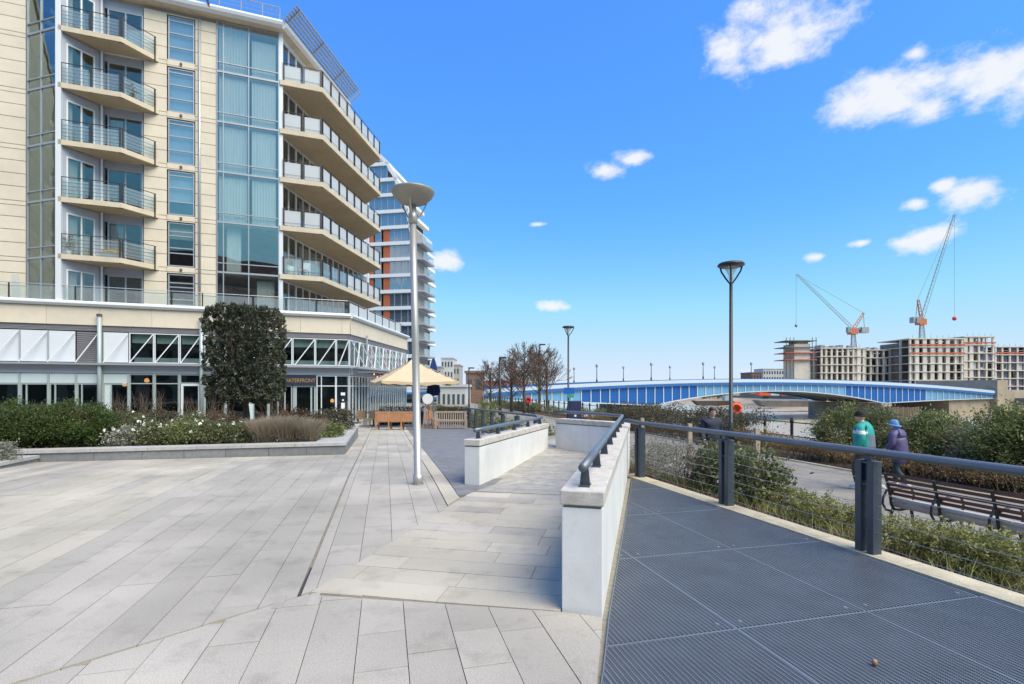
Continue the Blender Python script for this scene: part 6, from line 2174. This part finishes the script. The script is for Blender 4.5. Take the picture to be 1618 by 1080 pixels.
for x, p, hw_, hh, lm, n, sz, lab, asp in (
        (1030, 5.5, .5, .75, 'leaf_grey', 5200, .05, 'grey wispy shrub next to the end of the white wall', .25),
        (1082, 5.45, .55, .8, 'leaf_grey', 5600, .05, 'grey wispy shrub second from the white wall', .25),
        (1140, 5.75, .48, .85, 'leaf_mid', 3000, .075, 'green glossy shrub before the man in navy', .5),
        (1188, 5.8, .5, .82, 'leaf_mid', 3200, .075, 'green glossy shrub right of the second fence post', .5)):
    X, Y = at_p(x, p); zb3 = bed_z(p, toPQ(X, Y)[1])
    shrub('bed_shrub', lab, (X, Y, zb3 + hh * .52), (hw_, .5, hh * .55), n, sz, lm, zb3, None, 9, 46, asp, .28)
i = 0
for x, p, hh, lab in ((1255, 5.9, .5, 'straw-green wispy plant left of the double fence post'), (1300, 5.7, .45, 'straw-green wispy plant touching the double fence post'), (1340, 6.3, .42, 'wispy plant behind the double fence post'), (1430, 5.6, .5, 'wispy plant just right of the double fence post'), (1490, 5.9, .5, 'wispy plant below the middle of the park bench'), (1550, 5.6, .55, 'wispy plant under the right half of the park bench'), (1605, 5.8, .6, 'wispy plant at the right edge of the photo')):
    X, Y = at_p(x, p); zb3 = bed_z(p, toPQ(X, Y)[1])
    t = thing('wispy_plant', lab, 'plant', (X, Y, zb3), 'wispy plants beyond the wire fence'); rb = random.Random(int(x)); segs = []
    for k in range(34):
        a = rb.uniform(0, 6.28); branch(segs, (X + rb.gauss(0, .16), Y + rb.gauss(0, .14), zb3 - .02), (math.cos(a) * .45, math.sin(a) * .45, 1), hh * .5, .005, 2, rb, .3, .62, (1, 2), .06)
    V, Fc = twigs(segs); nchild('stem', V, Fc, 'twig', t, kind='stuff')
    E = np.array([s[1] for s in segs]); E = np.repeat(E, 3, 0) + NP.normal(size=(len(E) * 3, 3)) * .022
    nchild('foliage', *leaf_quads(E, .04, .35), 'leaf_sedge', t)
# sedge and leaf litter
P = []
for _ in range(13000):
    q = RND.uniform(.5, 14); p = RND.uniform(4.95, 7.0)
    d_ = .5 + .5 * math.sin(p * 5.1 + q * 2.3) * math.sin(q * 1.7 - p)
    if RND.random() > .08 + .8 * d_: continue
    P.append(PQ(p, q, bed_z(p, q)))
P = np.array(P)
g_ = nchild('bed_sedge', *blade_quads(P, .20, .008, .45), 'leaf_sedge', None); tag(g_, 'straw and green sedge covering the bed beyond the wire fence', 'grass', kind='stuff')
P = np.array([PQ(p, q, bed_z(p, q) + .025) for p, q in ((RND.uniform(4.7, 7.1), RND.uniform(0, 14)) for _ in range(9000))])
g_ = nchild('leaf_litter', *leaf_quads(P, .045, .6), 'leaf_brown', None); tag(g_, 'brown leaf litter on the soil beyond the wire fence', 'leaf litter', kind='stuff')
# bed along the far fence
P = np.concatenate([clump_points(500, PQ(5.3 + RND.uniform(-.5, .6), q, bed_z(5.4, q) + .3), (.5, .5, .42), 12, .3)[0] for q in np.arange(15, 48, 1.1)])
g_ = nchild('terrace_hedge', *leaf_quads(P, .09, .5), 'leaf_mid', None); tag(g_, 'green hedge below the railing of the dark terrace', 'hedge')

# --- hedges on the river side of the path
def hedge(name, label, p0, p1, q0, q1, h, n, sz, lm, group=None, lumps=60, asp=.4, base=PATH_Z):
    c = PQ((p0 + p1) / 2, (q0 + q1) / 2, base)
    t = thing(name, label, 'hedge', c, group)
    k = NP.uniform(0, 1, (lumps, 3)); k[:, 2] = .35 + .65 * k[:, 2] ** .6
    i = NP.integers(0, lumps, n)
    a = k[i] + NP.normal(size=(n, 3)) * np.array([.12, .5 / max(1, (q1 - q0)), .12])
    a = np.clip(a, -.08, 1.1); pp = p0 + (p1 - p0) * a[:, 0]; qv = q0 + (q1 - q0) * a[:, 1]
    hn = h * (1 + .13 * np.sin(qv * 2.1 + p0) + .08 * np.sin(qv * 5.3))
    P = np.stack([pp * EX - qv * EY, pp * EY + qv * EX, base + np.maximum(a[:, 2], 0) * hn], 1)
    nchild('foliage', *leaf_quads(P, sz, asp), lm, t)
    segs = []; rb = random.Random(int(q0 * 10))
    for _ in range(int((q1 - q0) * 16)):
        p, q = rb.uniform(p0, p1), rb.uniform(q0, q1); branch(segs, PQ(p, q, base - .02), (rb.gauss(0, .25), rb.gauss(0, .25), 1), h * .5, .008, 1, rb, .35, .7)
    nchild('stem', *twigs(segs), 'twig', t, kind='stuff')
    return t


hedge('dark_hedge', 'dark brown-green hedge behind the man in navy', 12.5, 14.1, 15.8, 27, 1.2, 22000, .085, 'leaf_dark', None, 90)
hedge('dry_hedge', 'low dry brown hedge at the far edge of the path before the dark one', 12.3, 13.1, 5, 30, .62, 24000, .07, 'leaf_rust', None, 120, .3)
hedge('dry_hedge', 'knee-high tan dry hedge between the lamp post and the evergreens', 12.6, 13.9, 12.6, 15.8, .55, 7000, .07, 'leaf_dry', None, 40, .3)
hedge('far_hedge', 'low green hedge along the river before the bare trees', 12.6, 13.9, 30, 62, .75, 15000, .10, 'leaf_mid', None, 90, .45)
ev = [(1335, 13.9, .95, 1.55, 'leaf_bright', 'bright evergreen bush behind the man in teal'), (1390, 14.7, .8, 1.5, 'leaf_mid', 'evergreen bush between the two walkers'), (1440, 13.9, .9, 1.35, 'leaf_mid', 'evergreen bush right of the walker in purple'), (1500, 14.1, .85, 1.4, 'leaf_bright', 'evergreen bush above the left half of the bench'), (1560, 13.9, .8, 1.35, 'leaf_grey', 'greyish evergreen bush above the bench'), (1600, 13.7, .9, 1.75, 'leaf_bright', 'tall bright evergreen bush at the right edge of the photo'), (1470, 14.8, 1.0, 1.45, 'leaf_bright', 'evergreen bush set back by the river railing'), (1660, 14.1, 1.0, 1.8, 'leaf_bright', 'tall evergreen bush cut by the right edge')]
for x, p, wd, hh, lm, lab in ev:
    X, Y = at_p(x, p); shrub('evergreen_bush', lab, (X, Y, PATH_Z + hh * .52), (wd, .85, hh * .55), 13000, .072, lm, PATH_Z, 'evergreen bushes', 8, 110, .45, .15)

# --- bare trees by the bridge
def bare_tree(label, x, ytop, Y, seed, spread=.42):
    rb = random.Random(seed); X = XP(x, Y); H = ZP(ytop, Y) - PATH_Z
    t = thing('bare_tree', label, 'tree', (X, Y, PATH_Z), 'bare winter trees')
    MB().pipe([(X, Y, PATH_Z - .05), (X + .03, Y, PATH_Z + H * .2), (X, Y, PATH_Z + H * .45), (X + .05, Y, PATH_Z + H * .8)], [.16, .12, .09, .035], 8).build('trunk', 'bark', t, True)
    segs = []
    for k in range(34):
        h = PATH_Z + H * (.26 + .6 * k / 34); a = rb.uniform(0, 6.28)
        branch(segs, (X, Y, h), (math.cos(a), math.sin(a), .6), H * (.22 - .11 * k / 34), .034, 3, rb, spread, .72, (2, 3), .08)
    segs = [(a, b, max(r0, .011), max(r1, .010)) for a, b, r0, r1 in segs]
    nchild('crown', *twigs(segs), 'twig_tree', t)


bare_tree('bare winter tree left of the others by the bridge', 775, 572, 52, 1)
bare_tree('bare winter tree second from the left by the bridge', 808, 560, 46, 2)
bare_tree('largest bare winter tree in the middle of the row', 828, 546, 44, 3)
bare_tree('bare winter tree right of the largest one', 852, 548, 48, 4)
bare_tree('slim bare winter tree at the right end of the row', 864, 556, 50, 5, .3)
# clipped bush there
X, Y = XP(770, 40), 40
shrub('round_bush', 'bright green rounded bush by the bare trees', (X, Y, PATH_Z + .55), (.8, .7, .6), 2200, .1, 'leaf_bright', PATH_Z, None, 4, 30)

# pebble on the grating
m = MB(); m.ell((XP(1382, 2.92), 2.92, .018), (.016, .014, .02), 10, 7)
o = m.build('pebble', 'pebble', None, True); tag(o, 'small brown nut lying on the steel grating', 'nut')

# ================================================================== people
def skinned(verts, edges, radii, mats, name, parent, sub=2, post=None):
    me = bpy.data.meshes.new(name + '_cage'); me.from_pydata(verts, edges, [])
    o = bpy.data.objects.new(name + '_cage', me); COL.objects.link(o)
    sk = o.modifiers.new('skin', 'SKIN'); sk.use_smooth_shade = True
    for i, r in enumerate(radii):
        v = me.skin_vertices[0].data[i]; v.radius = r if isinstance(r, tuple) else (r, r); v.use_root = (i == 0)
    ss = o.modifiers.new('sub', 'SUBSURF'); ss.levels = sub; ss.render_levels = sub
    dg = bpy.context.evaluated_depsgraph_get(); dg.update()
    m = bpy.data.meshes.new_from_object(o.evaluated_get(dg)); bpy.data.objects.remove(o)
    m.name = name; m.materials.clear()
    for q in mats: m.materials.append(M(q))
    if post: post(m)
    return m


def person(label, loc, heading, H, jacket, trousers, shoes, pose, head_cover, hair, jacket_len=.80, yoke=None, stoop=0.0, bulk=1.0, glasses=False):
    """built facing +Y at 1.75 m, then scaled and turned"""
    t = thing('person', label, 'person', loc)
    k = H / 1.75
    sp = lambda x, y, z: (x, y + stoop * max(0, z - .95), z)
    la, ra = pose['la'], pose['ra']; ll, rl_ = pose['ll'], pose['rl']
    V = [(0, 0, .93), sp(0, 0, 1.12), sp(0, .01, 1.32), sp(0, .0, 1.45), sp(0, .02, 1.53), sp(0, .03, 1.60)]
    E = [(0, 1), (1, 2), (2, 3), (3, 4), (4, 5)]; Rr = [(.15, .115), (.135, .105), (.155, .11), (.11, .085), .055, .055]
    def chain(a, pts, rad_):
        p = a
        for q, r in zip(pts, rad_):
            V.append(q); Rr.append(r); E.append((p, len(V) - 1)); p = len(V) - 1
        return p
    for sgn, arm in ((-1, la), (1, ra)):
        pts = [sp(sgn * .185, 0, 1.43)] + [sp(sgn * x, y, z) for x, y, z in arm]
        chain(3, pts, [.062, .046, .034, .030])
    for sgn, leg in ((-1, ll), (1, rl_)):
        pts = [(sgn * .095, 0, .88)] + [(sgn * x, y, z) for x, y, z in leg]
        chain(0, pts, [.088, .062, .042, .040, .032])
    def body_mats(m):
        for p in m.polygons:
            z = p.center.z; p.material_index = 1 if z < .95 else 0
            if z < .115: p.material_index = 2
    bm0 = skinned(V, E, Rr, ['skin', trousers, shoes], 'body', t, 2, body_mats)
    # head, face, ears and fingers join the same mesh
    bm = bmesh.new(); bm.from_mesh(bm0)
    hc = sp(0, .045, 1.65); hk = 1.12
    hm = MB()
    vs = []; n_, kk = 20, 14
    for i in range(kk + 1):
        f = -math.pi / 2 + math.pi * i / kk
        for j in range(n_):
            a = 2 * math.pi * j / n_; x, y, z = math.cos(f) * math.sin(a), math.cos(f) * math.cos(a), math.sin(f)
            jaw = 1 - .22 * max(0, -z)
            X_, Y_, Z_ = .081 * x * jaw, (.10 if y < 0 else .096) * y * (1 - .1 * max(0, -z)), .124 * z
            if y > .8 and -.35 < z < .12: Y_ += .018 * (y - .8) / .2 * (1 - abs(z + .12) / .25 if abs(z + .12) < .25 else 0)
            if y > .75 and .05 < z < .3: Y_ -= .006
            vs.append((hc[0] + X_, hc[1] + Y_, hc[2] + Z_))
    hm.add(vs, [(i * n_ + j, i * n_ + (j + 1) % n_, (i + 1) * n_ + (j + 1) % n_, (i + 1) * n_ + j) for i in range(kk) for j in range(n_)], 0)
    for s in (-1, 1):
        hm.ell((hc[0] + s * .031, hc[1] + .083, hc[2] + .012), (.012, .008, .008), 8, 6, 3)
        hm.ell((hc[0] + s * .082, hc[1] - .005, hc[2] - .01), (.012, .022, .032), 8, 6, 0)
    hm.ell((hc[0], hc[1] + .088, hc[2] - .06), (.024, .007, .006), 8, 6, 4)
    for sgn, arm in ((-1, la), (1, ra)):
        w = Vector(sp(sgn * arm[-1][0], arm[-1][1], arm[-1][2])); el = Vector(sp(sgn * arm[-2][0], arm[-2][1], arm[-2][2]))
        d = (w - el).normalized(); side = Vector((0, 1, 0)); side = (side - d * side.dot(d)).normalized()
        for q in range(4):
            b = w + side * (.024 - .016 * q) + d * .02; L = (.072, .08, .076, .06)[q]; cv = Vector((-sgn, 0, 0)) * .018
            hm.pipe([b, b + d * L * .5 + cv * .4, b + d * L + cv * 1.6], [.0095, .009, .0065], 6, 0)
        b = w + side * .022 - d * .02; hm.pipe([b, b + side * .03 + d * .03, b + side * .038 + d * .058], [.011, .010, .0075], 6, 0)
    extra = hm.mesh('x', ['skin', trousers, shoes, 'cloth_black', 'terracotta'], smooth=True)
    bm.from_mesh(extra); bm.to_mesh(bm0); bm.free()
    bm0.materials.clear()
    for q in ('skin', trousers, shoes, 'cloth_black', 'far_red'): bm0.materials.append(M(q))
    parts = [('body', bm0)]
    # jacket: its own looser surface over torso and arms
    JV = [sp(0, 0, jacket_len + .05), sp(0, 0, .98), sp(0, 0, 1.15), sp(0, .005, 1.32), sp(0, .0, 1.44), sp(0, .02, 1.55)]
    JE = [(0, 1), (1, 2), (2, 3), (3, 4), (4, 5)]; b_ = bulk
    JR = [(.185 * b_, .15 * b_), (.185 * b_, .15 * b_), (.18 * b_, .145 * b_), (.185 * b_, .145 * b_), (.118, .10), (.082, .082)]
    def jchain(a, pts, rad_):
        p = a
        for q, r in zip(pts, rad_): JV.append(q); JR.append(r); JE.append((p, len(JV) - 1)); p = len(JV) - 1
    for sgn, arm in ((-1, la), (1, ra)):
        pts = [sp(sgn * (.19 + .05 * (b_ - 1)), 0, 1.41)] + [sp(sgn * (x + .06 * (b_ - 1)), y, z) for x, y, z in arm[:2]]
        jchain(4, pts, [.082 * min(b_, 1.15), .070 * min(b_, 1.25), .058 * min(b_, 1.25)])
    def jm(m):
        if not yoke: return
        for p in m.polygons:
            c = p.center
            if yoke == 'teal':
                arm_ = abs(c.x) > .2
                if c.z > 1.24 or (arm_ and c.z > 1.0): p.material_index = 0
                elif not arm_: p.material_index = 1
                if arm_ and 1.28 < c.z < 1.36: p.material_index = 2
    parts.append(('jacket', skinned(JV, JE, JR, jacket if isinstance(jacket, list) else [jacket], 'jacket', t, 2, jm)))
    # trousers
    TV = [(0, 0, .95), (-.095, 0, .88), (.095, 0, .88)]; TE = [(0, 1), (0, 2)]; TR = [(.16, .12), .105, .105]
    for idx, sgn, leg in ((1, -1, ll), (2, 1, rl_)):
        p = idx
        for (x, y, z), r in zip(leg[:2], (.082, .066)):
            TV.append((sgn * x, y, z + (.03 if r < .07 else 0))); TR.append(r); TE.append((p, len(TV) - 1)); p = len(TV) - 1
    parts.append(('trousers', skinned(TV, TE, TR, [trousers], 'trousers', t, 2)))
    # hat, hood or hair: a cap that sits on the skull
    hv = MB(); vs = []; n_, kk = 20, 8
    g = 1.16 if head_cover else 1.09
    for i in range(kk + 1):
        f = math.pi / 2 * i / kk
        for j in range(n_):
            a = 2 * math.pi * j / n_; x, y = math.sin(a), math.cos(a)
            lowz = -.10 if head_cover == 'hood' else (-.0 if head_cover else (-.03 if y > .2 else -.06 * (1 - y) * .6))
            if head_cover == 'hood' and y > .3: lowz = .02
            if not head_cover and y > .35: lowz = .06
            z = lowz + (.126 * (1.12 if head_cover else 1.06) - lowz) * math.sin(f)
            q = math.cos(f * .98) ** .7
            lump = 1 + .03 * math.sin(5 * a + i)
            vs.append((hc[0] + .083 * g * x * q * lump, hc[1] + .101 * g * y * q * lump - .004, hc[2] + z))
    hv.add(vs, [(i * n_ + j, i * n_ + (j + 1) % n_, (i + 1) * n_ + (j + 1) % n_, (i + 1) * n_ + j) for i in range(kk) for j in range(n_)])
    if head_cover == 'hood':
        ring = [(hc[0] + .118 * math.sin(a), hc[1] - .005 + .135 * math.cos(a), hc[2] + .01 - .05 * (1 - math.cos(a)) * .5) for a in [2 * math.pi * i / 16 for i in range(17)]]
        hv.pipe(ring, .022, 6)
    if head_cover == 'beanie':
        ring = [(hc[0] + .093 * math.sin(a), hc[1] - .002 + .112 * math.cos(a), hc[2] + .014) for a in [2 * math.pi * i / 16 for i in range(17)]]
        hv.pipe(ring, .016, 6)
    parts.append(('hat' if head_cover else 'hair', hv.mesh('hat', hair, smooth=True)))
    if glasses:
        gm = MB()
        for s in (-1, 1):
            ring = [(hc[0] + s * .032 + .021 * math.cos(a), hc[1] + .101, hc[2] + .012 + .016 * math.sin(a)) for a in [2 * math.pi * i / 10 for i in range(11)]]
            gm.pipe(ring, .003, 5); gm.tube((hc[0] + s * .053, hc[1] + .092, hc[2] + .016), (hc[0] + s * .078, hc[1], hc[2] + .012), .003, n=4)
        gm.tube((hc[0] - .011, hc[1] + .096, hc[2] + .014), (hc[0] + .011, hc[1] + .096, hc[2] + .014), .003, n=4)
        parts.append(('glasses', gm.mesh('glasses', 'cloth_black')))
    # shoes with soles
    sm_ = MB()
    for sgn, leg in ((-1, ll), (1, rl_)):
        ax_, ay_, az_ = sgn * leg[2][0], leg[2][1], leg[2][2]
        dz = az_ - .07
        hl = [(-.09, .03), (-.03, .045), (.06, .048), (.13, .04), (.17, .02)]
        vv = []; kq = len(hl)
        for zz, gq in ((0, 1), (.03, 1.05), (.065, .85), (.09, .5)):
            for yy, ww in hl: vv.append((ax_ - ww * gq, ay_ + yy * (1 if zz < .06 else .8), zz + dz + (.0)))
            for yy, ww in reversed(hl): vv.append((ax_ + ww * gq, ay_ + yy * (1 if zz < .06 else .8), zz + dz))
        m2 = 2 * kq
        fs = [tuple(range(m2 - 1, -1, -1)), tuple(range(3 * m2, 4 * m2))]
        for i in range(3):
            for j in range(m2): fs.append((i * m2 + j, i * m2 + (j + 1) % m2, (i + 1) * m2 + (j + 1) % m2, (i + 1) * m2 + j))
        s_ = MB().add(vv, fs); parts.append(('shoe', s_.mesh('shoe', shoes)))
    for nm, me in parts:
        o = obj(nm, me, t); o.scale = (k, k, k); o.rotation_euler = (0, 0, heading)
        me.polygons.foreach_set('use_smooth', [True] * len(me.polygons))
    return t


walk = dict(ll=[(.10, .16, .50), (.10, .10, .10), (.10, .12, .075), (.10, .20, .03)], rl=[(.10, .03, .48), (.10, -.26, .17), (.10, -.28, .13), (.10, -.20, .05)],
            la=[(.25, -.06, 1.16), (.26, .10, .93), (.255, .14, .86)], ra=[(.25, -.02, 1.16), (.26, .14, .95), (.25, .18, .88)])
walk2 = dict(ll=[(.10, .04, .48), (.10, -.20, .15), (.10, -.22, .11), (.10, -.14, .05)], rl=[(.10, .14, .50), (.10, .12, .10), (.10, .14, .075), (.10, .22, .03)],
             la=[(.25, .02, 1.16), (.23, .20, 1.02), (.2, .25, .99)], ra=[(.25, .0, 1.16), (.23, .19, 1.02), (.2, .24, .99)])
# heading: 0 faces away from the camera; positive turns left
person('man in teal and grey-blue jacket and black beanie walking on the path', (XP(1366, 11.2), 11.2, PATH_Z), rad(38), 1.72, ['cloth_teal', 'cloth_greyblue', 'cloth_white'], 'cloth_olive', 'shoe_grey', walk, 'beanie', 'cloth_black', .86, 'teal', .06, 1.5)
person('stooped walker in purple padded coat and light blue hat', (XP(1421, 11.5), 11.5, PATH_Z), rad(30), 1.50, 'cloth_purple', 'cloth_jean', 'shoe_grey', walk2, 'hood', 'cloth_blue', .52, None, .10, 1.42)
person('man in dark navy jacket with glasses and dark hair walking behind the shrubs', (XP(1124, 12.8), 12.8, PATH_Z), rad(188), 1.74, 'cloth_navy', 'cloth_black', 'cloth_black', walk, None, 'hair', .84, None, 0.0, 1.22, True)
